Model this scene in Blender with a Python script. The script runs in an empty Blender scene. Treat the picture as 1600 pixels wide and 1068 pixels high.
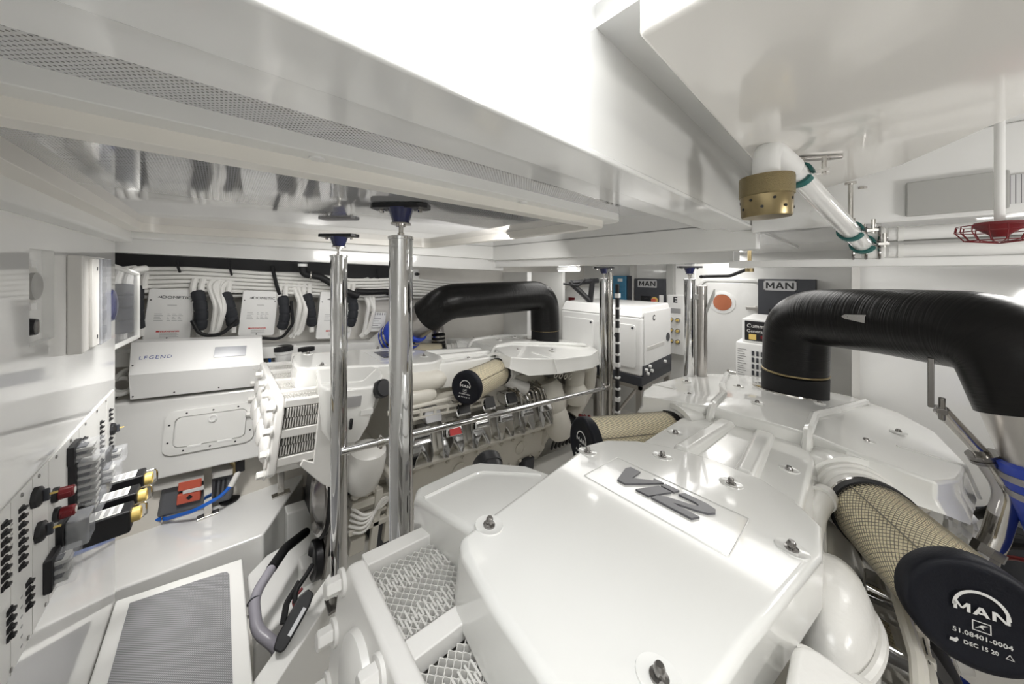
import bpy, bmesh, math, random
from mathutils import Vector, Matrix, Euler
random.seed(7)
S = bpy.context.scene
COL = S.collection
PI = math.pi

# ------------------------------------------------------------------ camera, sky, light, exposure
# world axes: x runs aft along the engines, y to port across the boat, z up; the eye point is z = 0, the walkway is z = -1.4
cam_d = bpy.data.cameras.new('camera'); cam = bpy.data.objects.new('camera', cam_d); COL.objects.link(cam)
cam_d.sensor_width = 36.0; cam_d.lens = 490 / 1600 * 36; cam_d.shift_y = -109 / 1600
cam_d.clip_start = 0.02; cam_d.clip_end = 60
YAW = math.radians(47.2)
cam.rotation_euler = (PI / 2, 0, YAW - PI / 2)
S.camera = cam
w = bpy.data.worlds.new('sky'); S.world = w; w.use_nodes = True
bg = w.node_tree.nodes['Background']; bg.inputs[0].default_value = (0.96, 0.98, 1, 1); bg.inputs[1].default_value = 1.7
S.view_settings.view_transform = 'Standard'; S.view_settings.look = 'None'
S.view_settings.exposure = 0.6; S.view_settings.gamma = 1.0; S.view_settings.use_curve_mapping = False
S.cycles.max_bounces = 14; S.cycles.diffuse_bounces = 7; S.cycles.glossy_bounces = 5; S.cycles.transparent_max_bounces = 12
S.cycles.sample_clamp_indirect = 6.0; S.cycles.blur_glossy = 0.5

def area(name, loc, target, sx, sy, power, color=(1, 0.98, 0.95)):
    l = bpy.data.lights.new(name, 'AREA'); l.shape = 'RECTANGLE'; l.size = sx; l.size_y = sy; l.energy = power; l.color = color
    o = bpy.data.objects.new(name, l); COL.objects.link(o); o.location = loc
    o.rotation_euler = (Vector(target) - Vector(loc)).to_track_quat('-Z', 'Y').to_euler()
    return o
area('hatch_daylight', (0.06, -0.22, 1.05), (0.25, 0.22, 0), 0.7, 0.5, 10, (1, 1, 1))
area('hull_side_fill', (0.45, 2.37, 0.06), (0.45, 3.0, -.6), 1.6, 0.06, 1.5)  # added fill without a fixture, hidden behind the girder, for the inverter boxes
wl_ = area('walkway_lamp', (-.13, 1.72, .165), (-.02, 2.35, -1.5), .2, .4, 4.5); wl_.data.spread = math.radians(85)
area('starboard_panel_fill', (1.0, -1.0, -.25), (1.25, -.1, .15), .3, .2, 4)  # unseen fill added out of frame to brighten the starboard overhead panel
area('engine_gap_fill', (1.05, 1.15, .150), (.75, 2.6, -1.0), .9, .10, 4)  # invented fill, no fixture here; brightens the locker and LEGEND fronts
area('aft_strip_light', (2.6, 1.25, 0.17), (2.6, 1.25, -1), 0.5, 2.2, 9)
area('door_strip_light', (3.75, 1.0, 0.17), (3.8, 1.0, -1), 0.3, 1.8, 6.5)
area('starboard_aft_fill', (2.3, -0.6, 0.12), (2.0, -0.3, -1), 0.4, 0.3, 4)  # hidden fill added beyond the cross beam for the starboard side

# ------------------------------------------------------------------ helpers
FP = 490.0
def at(px, py, x=None, y=None, z=None, d=None):
    """survey point: the sight line through a photograph pixel met with a plane x, y or z = const, or taken at depth d"""
    t = (px - 800) / FP; s = (425 - py) / FP
    v = Vector((math.cos(YAW) + t * math.sin(YAW), math.sin(YAW) - t * math.cos(YAW), s))
    if d is not None: k = d
    elif x is not None: k = x / v.x
    elif y is not None: k = y / v.y
    else: k = z / v.z
    return v * k

def V(*a): return Vector(a[0]) if len(a) == 1 else Vector(a)

class MB:
    def __init__(s): s.bm = bmesh.new()
    def face(s, pts):
        vs = [s.bm.verts.new(p) for p in pts]
        try: return s.bm.faces.new(vs)
        except ValueError: return None
    def box(s, p0, p1, rot=None, piv=None):
        x0, y0, z0 = p0; x1, y1, z1 = p1
        c = [(x0, y0, z0), (x1, y0, z0), (x1, y1, z0), (x0, y1, z0), (x0, y0, z1), (x1, y0, z1), (x1, y1, z1), (x0, y1, z1)]
        if rot is not None:
            piv = V(piv) if piv is not None else (V(p0) + V(p1)) / 2
            c = [rot @ (V(q) - piv) + piv for q in c]
        return s.hexa(c)
    def hexa(s, c):
        vs = [s.bm.verts.new(q) for q in c]
        for f in ((0, 3, 2, 1), (4, 5, 6, 7), (0, 1, 5, 4), (1, 2, 6, 5), (2, 3, 7, 6), (3, 0, 4, 7)):
            s.bm.faces.new([vs[i] for i in f])
        return s
    def prism(s, poly, f0, f1):
        """poly: list of (u, v); f0/f1 map (u, v) to the two ends"""
        a = [s.bm.verts.new(f0(*p)) for p in poly]; b = [s.bm.verts.new(f1(*p)) for p in poly]
        n = len(poly)
        s.bm.faces.new(a[::-1]); s.bm.faces.new(b)
        for i in range(n): s.bm.faces.new((a[i], a[(i + 1) % n], b[(i + 1) % n], b[i]))
        return s
    def zprism(s, poly, z0, z1): return s.prism(poly, lambda u, v: (u, v, z0), lambda u, v: (u, v, z1))
    def ring(s, c, ax, r, n, ref=None):
        ax = ax.normalized(); ref = ref or (V(0, 0, 1) if abs(ax.z) < .9 else V(1, 0, 0))
        u = ax.cross(ref).normalized(); v = ax.cross(u)
        return [s.bm.verts.new(c + (u * math.cos(2 * PI * i / n) + v * math.sin(2 * PI * i / n)) * r) for i in range(n)]
    def skin(s, rings, caps=True, loop=False):
        n = len(rings[0])
        for a, b in zip(rings, rings[1:] + ([rings[0]] if loop else [])):
            for i in range(n): s.bm.faces.new((a[i], a[(i + 1) % n], b[(i + 1) % n], b[i]))
        if caps and not loop:
            s.bm.faces.new(rings[0][::-1]); s.bm.faces.new(rings[-1])
        return s
    def lathe(s, base, axis, prof, n=24, caps=True, ref=None):
        """prof: (radius, distance along axis)"""
        base, ax = V(base), V(axis).normalized()
        return s.skin([s.ring(base + ax * h, ax, max(r, 1e-4), n, ref) for r, h in prof], caps)
    def cyl(s, p, q, r, n=20, r2=None):
        p, q = V(p), V(q)
        return s.lathe(p, q - p, [(r, 0), (r if r2 is None else r2, (q - p).length)], n)
    def tube(s, pts, r, n=10, caps=True, loop=False):
        pts = [V(p) for p in pts]; m = len(pts); rs = r if isinstance(r, (list, tuple)) else [r] * m
        tan = []
        for i in range(m):
            a = pts[(i - 1) % m] if (loop or i > 0) else pts[0]; b = pts[(i + 1) % m] if (loop or i < m - 1) else pts[-1]
            tan.append((b - a).normalized())
        u = tan[0].orthogonal().normalized(); rings = []
        for i in range(m):
            u = (u - tan[i] * u.dot(tan[i])).normalized(); v = tan[i].cross(u)
            rings.append([s.bm.verts.new(pts[i] + (u * math.cos(2 * PI * k / n) + v * math.sin(2 * PI * k / n)) * rs[i]) for k in range(n)])
        return s.skin(rings, caps, loop)
    def torus(s, c, ax, R, r, n=24, m=8):
        ax = V(ax).normalized(); u = ax.orthogonal().normalized(); v = ax.cross(u)
        return s.tube([V(c) + (u * math.cos(2 * PI * i / n) + v * math.sin(2 * PI * i / n)) * R for i in range(n)], r, m, loop=True)
    def hexbolt(s, p, ax, r, h):
        ax = V(ax).normalized(); p = V(p)
        s.lathe(p, ax, [(r * 1.45, 0), (r * 1.45, h * .22)], 16)
        s.lathe(p + ax * h * .22, ax, [(r, 0), (r, h * .7), (r * .85, h * .78)], 6)
        return s
    def build(s, name, mat, parent=None, bevel=0, seg=2, ang=35, kind=None, loc=None, rot=None):
        bmesh.ops.recalc_face_normals(s.bm, faces=s.bm.faces)
        me = bpy.data.meshes.new(name); s.bm.to_mesh(me); s.bm.free()
        for p in me.polygons: p.use_smooth = True
        me.set_sharp_from_angle(angle=math.radians(ang))
        me.materials.append(mat)
        return mesh_obj(name, me, parent, bevel, seg, kind, loc, rot)

def mesh_obj(name, me, parent=None, bevel=0, seg=2, kind=None, loc=None, rot=None):
    o = bpy.data.objects.new(name, me); COL.objects.link(o)
    if parent: o.parent = parent
    if loc is not None: o.location = loc
    if rot is not None: o.rotation_euler = rot
    if kind: o['kind'] = kind
    if bevel:
        b = o.modifiers.new('bevel', 'BEVEL'); b.width = bevel; b.segments = seg; b.limit_method = 'ANGLE'; b.angle_limit = math.radians(40)
        b.harden_normals = True
    return o

def tag(o, label, cat, group=None):
    o['label'] = label; o['category'] = cat
    if group: o['group'] = group
    return o
def thing(name, label, cat, loc=(0, 0, 0), rot=(0, 0, 0), group=None):
    o = bpy.data.objects.new(name, None); COL.objects.link(o); o.empty_display_size = .05
    o.location = loc; o.rotation_euler = rot
    return tag(o, label, cat, group)
def lab(o, t): o['label'] = t; return o
def struct(o, t=None):
    o['kind'] = 'structure'
    if t: o['label'] = t
    return o

def fillet(pts, R, n=8):
    """polyline with rounded corners"""
    pts = [V(p) for p in pts]; Rs = R if isinstance(R, (list, tuple)) else [R] * len(pts)
    out = [pts[0]]
    for i in range(1, len(pts) - 1):
        a, b, c = pts[i - 1], pts[i], pts[i + 1]
        d1 = (a - b).normalized(); d2 = (c - b).normalized(); th = d1.angle(d2) / 2
        t = min(Rs[min(i - 1, len(Rs) - 1)] / math.tan(th), (a - b).length * .49, (c - b).length * .49)
        p, q = b + d1 * t, b + d2 * t
        for k in range(n + 1):
            u = k / n; out.append(p * (1 - u) ** 2 + b * 2 * u * (1 - u) + q * u * u)
    out.append(pts[-1]); return out
def rrect(x0, y0, x1, y1, r, n=5):
    o = []
    for cx, cy, a0 in ((x1 - r, y1 - r, 0), (x0 + r, y1 - r, 90), (x0 + r, y0 + r, 180), (x1 - r, y0 + r, 270)):
        for k in range(n + 1):
            a = math.radians(a0 + 90 * k / n); o.append((cx + r * math.cos(a), cy + r * math.sin(a)))
    return o
def frame(origin, xdir, normal):
    """matrix whose X runs along xdir, Z along normal: lettering lies in it"""
    z = V(normal).normalized(); x = V(xdir); x = (x - z * x.dot(z)).normalized(); y = z.cross(x)
    m = Matrix((x, y, z)).transposed().to_4x4(); m.translation = V(origin); return m
def text(body, size, M, mat, parent=None, name='lettering', depth=.0006, align='CENTER', bold=0, shear=0, sx=1, space=1):
    c = bpy.data.curves.new(name, 'FONT'); c.body = body; c.size = size; c.extrude = depth; c.align_x = align; c.align_y = 'CENTER'
    c.offset = bold; c.shear = shear; c.resolution_u = 2; c.space_character = space
    t = bpy.data.objects.new('t', c); COL.objects.link(t)
    dg = bpy.context.evaluated_depsgraph_get(); dg.update()
    me = bpy.data.meshes.new_from_object(t.evaluated_get(dg)); bpy.data.objects.remove(t); bpy.data.curves.remove(c)
    me.transform(Matrix.Scale(sx, 4, (1, 0, 0))); me.transform(M); me.materials.clear(); me.materials.append(mat); me.name = name
    return mesh_obj(name, me, parent)

MAN_ = (((0, ((0, 0), (.22, 0), (.22, 1), (0, 1))), (0, ((.78, 0), (1, 0), (1, 1), (.78, 1))), (0, ((.0, 1), (.24, 1), (.58, .25), (.42, .25))), (0, ((1, 1), (.76, 1), (.42, .25), (.58, .25))),
        (1.12, ((0, 0), (.24, 0), (.62, 1), (.38, 1))), (1.12, ((.76, 0), (1, 0), (.62, 1), (.38, 1))), (1.12, ((.22, .20), (.78, .20), (.70, .40), (.30, .40))),
        (2.24, ((0, 0), (.22, 0), (.22, 1), (0, 1))), (2.24, ((.78, 0), (1, 0), (1, 1), (.78, 1))), (2.24, ((0, 1), (.26, 1), (1, 0), (.74, 0)))))
def man(F_, h, wd, mat_, parent):
    b = MB()
    for i, (x0, P) in enumerate(MAN_): b.face([F_ @ V((x0 + p[0] - 1.62) * wd, (p[1] - .5) * h, .0008 + .00004 * i) for p in P])
    return b.build('lettering', mat_, parent)

# ------------------------------------------------------------------ materials
def mat(name, col, rough=.5, metal=0, coat=0, spec=None, trans=0, emit=None, es=0, alpha=1, bump=None, var=0, vscale=6):
    m = bpy.data.materials.new(name); m.use_nodes = True; nt = m.node_tree; b = nt.nodes['Principled BSDF']
    b.inputs['Base Color'].default_value = (*col, 1); b.inputs['Roughness'].default_value = rough; b.inputs['Metallic'].default_value = metal
    b.inputs['Coat Weight'].default_value = coat; b.inputs['Coat Roughness'].default_value = .05
    b.inputs['Transmission Weight'].default_value = trans; b.inputs['Alpha'].default_value = alpha
    if spec is not None: b.inputs['Specular IOR Level'].default_value = spec
    if emit: b.inputs['Emission Color'].default_value = (*emit, 1); b.inputs['Emission Strength'].default_value = es
    tc = nt.nodes.new('ShaderNodeTexCoord')
    if var:
        n = nt.nodes.new('ShaderNodeTexNoise'); n.inputs['Scale'].default_value = vscale; n.inputs['Detail'].default_value = 4
        nt.links.new(tc.outputs['Object'], n.inputs['Vector'])
        r = nt.nodes.new('ShaderNodeMapRange'); r.inputs[1].default_value = .3; r.inputs[2].default_value = .7
        r.inputs[3].default_value = 1 - var; r.inputs[4].default_value = 1 + var
        nt.links.new(n.outputs['Fac'], r.inputs[0])
        mx = nt.nodes.new('ShaderNodeVectorMath'); mx.operation = 'SCALE'; mx.inputs[0].default_value = col
        nt.links.new(r.outputs[0], mx.inputs['Scale']); nt.links.new(mx.outputs[0], b.inputs['Base Color'])
    if bump:
        sc, st = bump[:2]
        n = nt.nodes.new('ShaderNodeTexNoise'); n.inputs['Scale'].default_value = sc; n.inputs['Detail'].default_value = 3
        nt.links.new(tc.outputs['Object'], n.inputs['Vector'])
        bp = nt.nodes.new('ShaderNodeBump'); bp.inputs['Strength'].default_value = st; bp.inputs['Distance'].default_value = .004
        nt.links.new(n.outputs['Fac'], bp.inputs['Height']); nt.links.new(bp.outputs[0], b.inputs['Normal'])
    return m
def dots(m, pitch, rad, dark, axes='XY', stagger=True):
    """round perforations / studs as a repeating dot pattern in object space"""
    nt = m.node_tree; b = nt.nodes['Principled BSDF']; base = b.inputs['Base Color'].default_value[:]
    tc = nt.nodes.new('ShaderNodeTexCoord'); sep = nt.nodes.new('ShaderNodeSeparateXYZ'); nt.links.new(tc.outputs['Object'], sep.inputs[0])
    cmb = nt.nodes.new('ShaderNodeCombineXYZ')
    for i, a in enumerate(axes): nt.links.new(sep.outputs[a], cmb.inputs[i])
    def dist(off):
        v = nt.nodes.new('ShaderNodeVectorMath'); v.operation = 'MULTIPLY_ADD'; nt.links.new(cmb.outputs[0], v.inputs[0])
        v.inputs[1].default_value = (1 / pitch, 1 / pitch, 0); v.inputs[2].default_value = (off, off, 0)
        f = nt.nodes.new('ShaderNodeVectorMath'); f.operation = 'FRACTION'; nt.links.new(v.outputs[0], f.inputs[0])
        d = nt.nodes.new('ShaderNodeVectorMath'); d.operation = 'SUBTRACT'; nt.links.new(f.outputs[0], d.inputs[0]); d.inputs[1].default_value = (.5, .5, 0)
        l = nt.nodes.new('ShaderNodeVectorMath'); l.operation = 'LENGTH'; nt.links.new(d.outputs[0], l.inputs[0]); return l.outputs['Value']
    a = dist(0)
    if stagger:
        mn = nt.nodes.new('ShaderNodeMath'); mn.operation = 'MINIMUM'; nt.links.new(a, mn.inputs[0]); nt.links.new(dist(.5), mn.inputs[1]); a = mn.outputs[0]
    lt = nt.nodes.new('ShaderNodeMath'); lt.operation = 'LESS_THAN'; nt.links.new(a, lt.inputs[0]); lt.inputs[1].default_value = rad
    mx = nt.nodes.new('ShaderNodeMix'); mx.data_type = 'RGBA'; nt.links.new(lt.outputs[0], mx.inputs[0])
    mx.inputs[6].default_value = base; mx.inputs[7].default_value = (*dark, 1); nt.links.new(mx.outputs[2], b.inputs['Base Color'])
    return m
M = {}
M['gel'] = mat('white gelcoat', (.80, .80, .785), .09, coat=.7)
M['gelm'] = mat('white satin gelcoat', (.80, .80, .78), .32)
M['ceil'] = mat('white ceiling laminate', (.80, .80, .79), .12, coat=.3)
M['perf'] = dots(mat('perforated white panel', (.62, .62, .63), .07, coat=1), .0085, .17, (.06, .06, .07))
M['cream'] = mat('cream hull paint', (.70, .67, .61), .45, var=.04, vscale=3)
M['hull'] = mat('white hull paint', (.74, .72, .68), .42, var=.03)
M['frame'] = mat('cream hatch frame', (.80, .775, .72), .3)
M['eng'] = mat('white engine cover', (.80, .80, .775), .13, coat=.5)
M['engm'] = mat('white cooler paint', (.79, .78, .755), .30, bump=(60, .05))
M['cast'] = mat('cream cast paint', (.68, .655, .59), .30, bump=(35, .25))
M['castw'] = mat('white cast paint', (.76, .75, .72), .26, bump=(45, .3))
M['core'] = mat('cooler fins', (.66, .65, .62), .4)
M['cored'] = mat('cooler inside', (.34, .335, .32), .7)
M['chrome'] = mat('chrome', (.66, .66, .66), .05, 1)
M['steel'] = mat('polished stainless', (.62, .60, .57), .12, 1)
M['brush'] = mat('brushed stainless', (.50, .48, .46), .3, 1, bump=(90, .08))
M['dsteel'] = mat('dark steel', (.28, .27, .26), .25, 1)
M['brass'] = mat('brass', (.29, .23, .125), .34, 1)
M['brassd'] = mat('knurled brass', (.26, .21, .115), .4, 1, bump=(400, .8))
M['black'] = mat('black plastic', (.009, .009, .011), .38)
M['rubber'] = mat('black rubber', (.012, .012, .013), .55, spec=.25)
M['foam'] = mat('black foam insulation', (.018, .02, .025), .75, bump=(50, .4))
M['navy'] = mat('navy blue plastic', (.012, .016, .075), .25, coat=.3)
M['cap'] = mat('dark navy filter cap', (.007, .008, .013), .5, spec=.25, bump=(220, .12))
M['blue'] = mat('blue silicone', (.02, .065, .52), .35)
M['bluel'] = mat('blue hose', (.01, .12, .55), .35)
M['grey'] = mat('grey plastic', (.40, .40, .385), .45)
M['lgrey'] = mat('light grey plastic', (.62, .61, .585), .42)
M['dgrey'] = mat('dark grey plastic', (.042, .045, .054), .45)
M['case'] = mat('slate grey plastic', (.12, .125, .135), .55)
M['red'] = mat('red plastic', (.16, .008, .012), .35)
M['orange'] = mat('orange plastic', (.62, .12, .07), .45)
M['yellow'] = mat('yellow plastic', (.72, .53, .16), .4)
M['teal'] = mat('green rubber lining', (.015, .12, .11), .5)
M['charger'] = mat('blue enamel', (.06, .22, .36), .35)
M['white'] = mat('white plastic', (.80, .80, .79), .35)
M['cable'] = mat('white cable sheath', (.74, .735, .71), .4)
M['hose'] = mat('grey ribbed hose', (.30, .29, .33), .3)
M['print'] = mat('black print', (.02, .02, .025), .5)
M['lprint'] = mat('grey print', (.35, .35, .35), .5)
M['wprint'] = mat('white print', (.72, .72, .70), .5)
M['bprint'] = mat('blue print', (.08, .11, .32), .5)
M['rprint'] = mat('red print', (.55, .05, .05), .5)
M['silver'] = mat('silver lettering', (.13, .13, .14), .3, .2)
M['plate'] = mat('silver label', (.5, .5, .51), .35, .6)
M['copper'] = mat('copper port glass', (.55, .19, .10), .2, .4)
M['pleat'] = mat('beige filter paper', (.93, .85, .64), .8)
M['wire'] = mat('galvanised wire', (.30, .275, .22), .4, .6)
M['screen'] = mat('grey display', (.30, .31, .34), .2)
M['lamp'] = mat('lamp diffuser', (1, 1, 1), .4, emit=(1, .98, .94), es=6)
M['clear'] = mat('clear plastic', (.80, .82, .86), .08, alpha=.16, spec=.8)
M['cleard'] = mat('smoky clear plastic', (.35, .36, .38), .1, alpha=.6, spec=.8)
M['cpipe'] = mat('clear lined pipe', (.78, .78, .765), .06, coat=1)
M['mat'] = dots(mat('grey non-slip mat', (.17, .172, .18), .55), .0095, .25, (.38, .38, .39))
M['matd'] = mat('dark non-slip mat', (.09, .09, .10), .6)
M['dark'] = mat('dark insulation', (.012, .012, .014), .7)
m = M['wrap'] = mat('black exhaust wrap', (.008, .0078, .0078), .3, spec=.22)
nt = m.node_tree; b = nt.nodes['Principled BSDF']
uv = nt.nodes.new('ShaderNodeUVMap'); uv.uv_map = 'run'
mp = nt.nodes.new('ShaderNodeMapping'); mp.inputs['Scale'].default_value = (1, 55, 1); nt.links.new(uv.outputs[0], mp.inputs[0])
n1 = nt.nodes.new('ShaderNodeTexNoise'); n1.inputs['Scale'].default_value = 2.2; n1.inputs['Detail'].default_value = 5; nt.links.new(mp.outputs[0], n1.inputs['Vector'])
bp = nt.nodes.new('ShaderNodeBump'); bp.inputs['Strength'].default_value = .55; bp.inputs['Distance'].default_value = .004
nt.links.new(n1.outputs['Fac'], bp.inputs['Height']); nt.links.new(bp.outputs[0], b.inputs['Normal'])

# ------------------------------------------------------------------ the room
def sbox(name, p0, p1, m, bevel=0, parent=None, label=None):
    o = MB().box(p0, p1).build(name, M[m] if isinstance(m, str) else m, parent, bevel)
    return struct(o, label) if parent is None else o
XB = -.335            # face of the forward bulkhead
XA = 4.2              # face of the aft bulkhead
sbox('floor', (-1.2, -1.3, -2.02), (4.4, 3.4, -1.95), 'hull')
# sloping hull bottom to port, hull side to port
o = MB().hexa([(-1.2, 3.02, -1.95), (4.4, 2.80, -1.95), (4.4, 3.3, -1.95), (-1.2, 3.4, -1.95),
               (-1.2, 3.12, .5), (4.4, 2.86, .5), (4.4, 3.3, .5), (-1.2, 3.4, .5)]).build('wall_back', M['hull']); struct(o)
sbox('wall_right', (-1.2, -1.35, -1.95), (4.4, -1.25, .9), 'hull')
sbox('wall_front', (-1.25, -1.35, -1.95), (-1.18, 3.4, .9), 'hull')
# forward bulkhead, standing panel on the left
bh = MB()
ry0, ry1, rz0, rz1 = 1.325, 1.475, -.178, .058      # recess
for a, b_ in (((-.365, -1.25, -1.45), (XB, ry0, .20)), ((-.365, ry1, -1.45), (XB, 2.14, .20)), ((-.365, ry0, rz1), (XB, ry1, .20)), ((-.365, ry0, -1.45), (XB, ry1, rz0))):
    bh.box(a, b_)
bh.box((-.36, ry0 - .01, rz0 - .01), (-.355, ry1 + .01, rz1 + .01))
for a, b_ in (((-.3649, ry0 - .012, rz0 - .012), (-.356, ry0, rz1 + .012)), ((-.3649, ry1, rz0 - .012), (-.356, ry1 + .012, rz1 + .012)), ((-.3649, ry0, rz1), (-.356, ry1, rz1 + .012)), ((-.3649, ry0, rz0 - .012), (-.356, ry1, rz0))):
    bh.box(a, b_)
wl = struct(bh.build('wall_left', M['gel']))
# aft bulkhead
aft = struct(MB().box((XA, -1.3, -1.95), (XA + .08, 3.3, .5)).build('wall_far', M['gel']))
door = MB()
dp = rrect(-.275, -1.25, .275, .0, .07)
door.prism(dp, lambda u, v: (XA - .012, .915 + u, v - .12), lambda u, v: (XA - .045, .915 + u, v - .12))
door = struct(door.build('door_1', M['gel'], None, .006), 'white oval-cornered watertight door in the aft bulkhead with a round copper port')
fr = MB(); pts = [(XA - .02, .915 + u, v - .12) for u, v in rrect(-.305, -1.28, .305, .03, .09)]
fr.tube(pts, .02, 6, loop=True); fr.build('door_frame', M['gel'], door)
MB().lathe((XA - .044, .985, -.342), (-1, 0, 0), [(.125, 0), (.125, .008), (.095, .012), (.095, .004)], 36).build('port_ring', M['white'], door)
MB().lathe((XA - .05, .985, -.342), (-1, 0, 0), [(.09, 0), (.088, .008)], 36).build('port_glass', M['copper'], door)
h = MB(); h.cyl((XA - .04, .68, -.38), (XA - .09, .68, -.38), .022); h.box((XA - .10, .655, -.40), (XA - .085, .76, -.365)); h.build('door_handle', M['brush'], door, .004)
h = MB(); h.tube(fillet([(XA - .04, .93, -1.09), (XA - .09, .93, -1.09), (XA - .09, .74, -1.09), (XA - .04, .74, -1.09)], .03), .009, 8); h.build('grab_bar', M['steel'], door)
# starboard inner partition behind the right exhaust
sbox('trim_1', (2.95, -.9, -1.9), (3.0, -.01, .18), 'gel')
sbox('trim_2', (2.925, -.04, -1.9), (2.95, -.005, .18), 'lgrey')
# hull side partitions aft of the port engine
sbox('trim_3', (2.55, 2.50, -1.9), (2.62, 2.95, .0), 'gel')
sbox('trim_4', (3.0, 2.35, -1.9), (3.05, 2.95, .0), 'gel')

# ceiling: perforated field, hatch panel inside its frame, girders
CZ = .21
c = MB(); c.box((-.9, .47, CZ + .012), (1.80, 2.25, CZ + .03)); ceil = struct(c.build('ceiling', M['perf']))
c = MB(); c.box((-1.2, 2.25, .16), (4.4, 3.4, .2)); c.box((1.8, .28, .20), (4.4, 2.3, .24)); c.box((1.8, -1.3, .20), (4.4, .28, .24))
c.build('ceiling_slab', M['ceil'], ceil)
c = MB(); c.box((.45, .17, .40), (4.4, .29, .44)); c.box((.39, -1.3, .42), (4.4, .175, .46)); c.build('upper_ceiling', M['ceil'], ceil)
c = MB(); c.box((-1.2, -1.3, .9), (-.34, 3.4, .94)); c.box((-1.2, .29, .24), (-.34, 3.4, .26)); c.build('forward_ceiling', M['ceil'], ceil)
# hatch opening overhead: coaming plates
c = MB(); c.box((-.9, .283, .198), (3.4, .30, 1.0)); c.box((-.36, -1.3, .2), (-.335, .28, 1.0)); c.box((-.36, -.62, .42), (.42, -.60, 1.0)); c.box((.40, -.62, .46), (.42, .28, 1.0))
struct(c.build('trim_5', M['gel']), 'white coaming of the open hatch overhead')
# flat white margins + girder bottom
o = sbox('trim_6', (-.9, .376, .203), (1.80, .474, .222), 'ceil')
o = sbox('trim_7', (-.9, .280, .186), (3.4, .374, .198), 'ceil', .004, label='long white ceiling girder running aft beside the open hatch')
sbox('trim_8', (-.9, .372, .200), (1.80, .380, .210), 'lgrey')
# hatch frame: stepped ring
def ringbox(name, x0, y0, x1, y1, wd, z0, z1, m, parent=None):
    b = MB()
    outer = rrect(x0, y0, x1, y1, .07, 6); inner = rrect(x0 + wd, y0 + wd, x1 - wd, y1 - wd, .055, 6); n = len(outer)
    L = [[b.bm.verts.new((u, v, z)) for u, v in P] for P, z in ((outer, z0), (inner, z0), (inner, z1), (outer, z1))]
    b.skin([*L], False, True)
    return b.build(name, m, parent, .002)
hf = thing('ceiling_hatch', 'large perforated ceiling hatch in a cream stepped frame above the port engine', 'hatch', (.35, 1.35, CZ))
hf.location = (0, 0, 0)
ringbox('outer_frame', -.33, .598, 1.16, 2.12, .05, .196, .225, M['gelm'], hf)
ringbox('inner_frame', -.29, .640, 1.115, 2.075, .045, .172, .225, M['frame'], hf)
MB().box((-.25, .68, .205), (1.075, 2.04, .215)).build('perforated_panel', M['perf'], hf)
b = MB()
for x in (.12, .62): b.lathe((x, .623, .196), (0, 0, -1), [(.012, 0), (.012, .003), (.008, .004)], 14)
b.build('screw_cap', M['white'], hf)
# port side girder with sloping underside, forward cross trim, aft cross girder
o = MB().hexa([(-.9, 2.17, .105), (1.9, 2.17, .012), (1.9, 2.30, .012), (-.9, 2.30, .105), (-.9, 2.17, .22), (1.9, 2.17, .22), (1.9, 2.30, .22), (-.9, 2.30, .22)]).build('trim_9', M['ceil'], None, .004); struct(o, 'white girder along the port side of the ceiling')
o = MB().hexa([(-.9, 2.10, .16), (1.8, 2.10, .11), (1.8, 2.175, .11), (-.9, 2.175, .16), (-.9, 2.10, .222), (1.8, 2.10, .222), (1.8, 2.175, .222), (-.9, 2.175, .222)]).build('trim_10', M['gelm'], None, .004); struct(o)
sbox('trim_11', (XB - .03, .38, .13), (XB + .05, 2.14, .222), 'gelm', .01)
sbox('trim_12', (1.80, .38, .045), (1.92, 2.30, .222), 'ceil', .004, label='white cross girder at the aft end of the ceiling')
sbox('trim_13', (1.72, .28, .10), (1.80, 2.17, .222), 'gelm', .006)
# starboard overhead: large smooth panel with a swept edge
poly = [(.39, .185), (1.52, .18), (1.58, .05), (1.50, -.02), (1.40, -.10), (1.27, -.155), (1.16, -.20), (1.02, -.29), (.85, -.42), (.7, -.62), (.6, -1.2), (.39, -1.2)]
o = MB().zprism(poly, .30, .36).build('trim_14', mat('cream white moulded panel', (.82, .80, .765), .14, coat=.6), None, .008, 3); struct(o, 'large smooth cream overhead panel with a swept edge, right of the open hatch')
# cross beam behind it, its flanges and long white pipes under it
sbox('trim_15', (1.62, -1.25, .165), (1.70, .282, .42), 'ceil', .006)
sbox('trim_16', (1.66, -1.25, .02), (1.9, .37, .05), 'ceil', .004)
pg = MB(); pg.box((1.612, -.46, .19), (1.621, -.30, .27)); 
struct(pg.build('trim_17', M['perf']))  # reflection of a grille in the glossy beam, built as a perforated plate
sbox('trim_18', (1.60, -.30, .178), (1.622, -.12, .285), 'grey', .004)  # grey plate imitating a cabinet mirrored in the beam face
def lamp(name, x, y, z, label):
    t = thing(name, label, 'light', (x, y, z))
    MB().lathe((0, 0, 0), (0, 0, -1), [(.055, 0), (.055, .006), (.042, .010), (.042, .004)], 24).build('rim', M['white'], t)
    MB().lathe((0, 0, -.004), (0, 0, -1), [(.041, 0), (.038, .003)], 24).build('diffuser', M['lamp'], t)
lamp('ceiling_light', 2.25, 1.30, .20, 'round ceiling downlight above the gap between the engines')
lamp('ceiling_light', 3.45, .70, .20, 'round ceiling downlight in front of the white door')
lamp('ceiling_light', 2.7, -.1, .20, 'round ceiling downlight above the right exhaust bend')
t = thing('strip_light', 'bright white strip light under the ceiling aft of the port exhaust bend', 'light', (2.9, 2.18, .02))
MB().box((-.04, -.14, 0), (.04, .14, .035)).build('housing', M['white'], t, .006); MB().box((-.03, -.13, -.012), (.03, .13, 0)).build('diffuser', M['lamp'], t, .004)
MB().box((-.01, -.01, .035), (.01, .01, .18)).build('hanger', M['white'], t)

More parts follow.
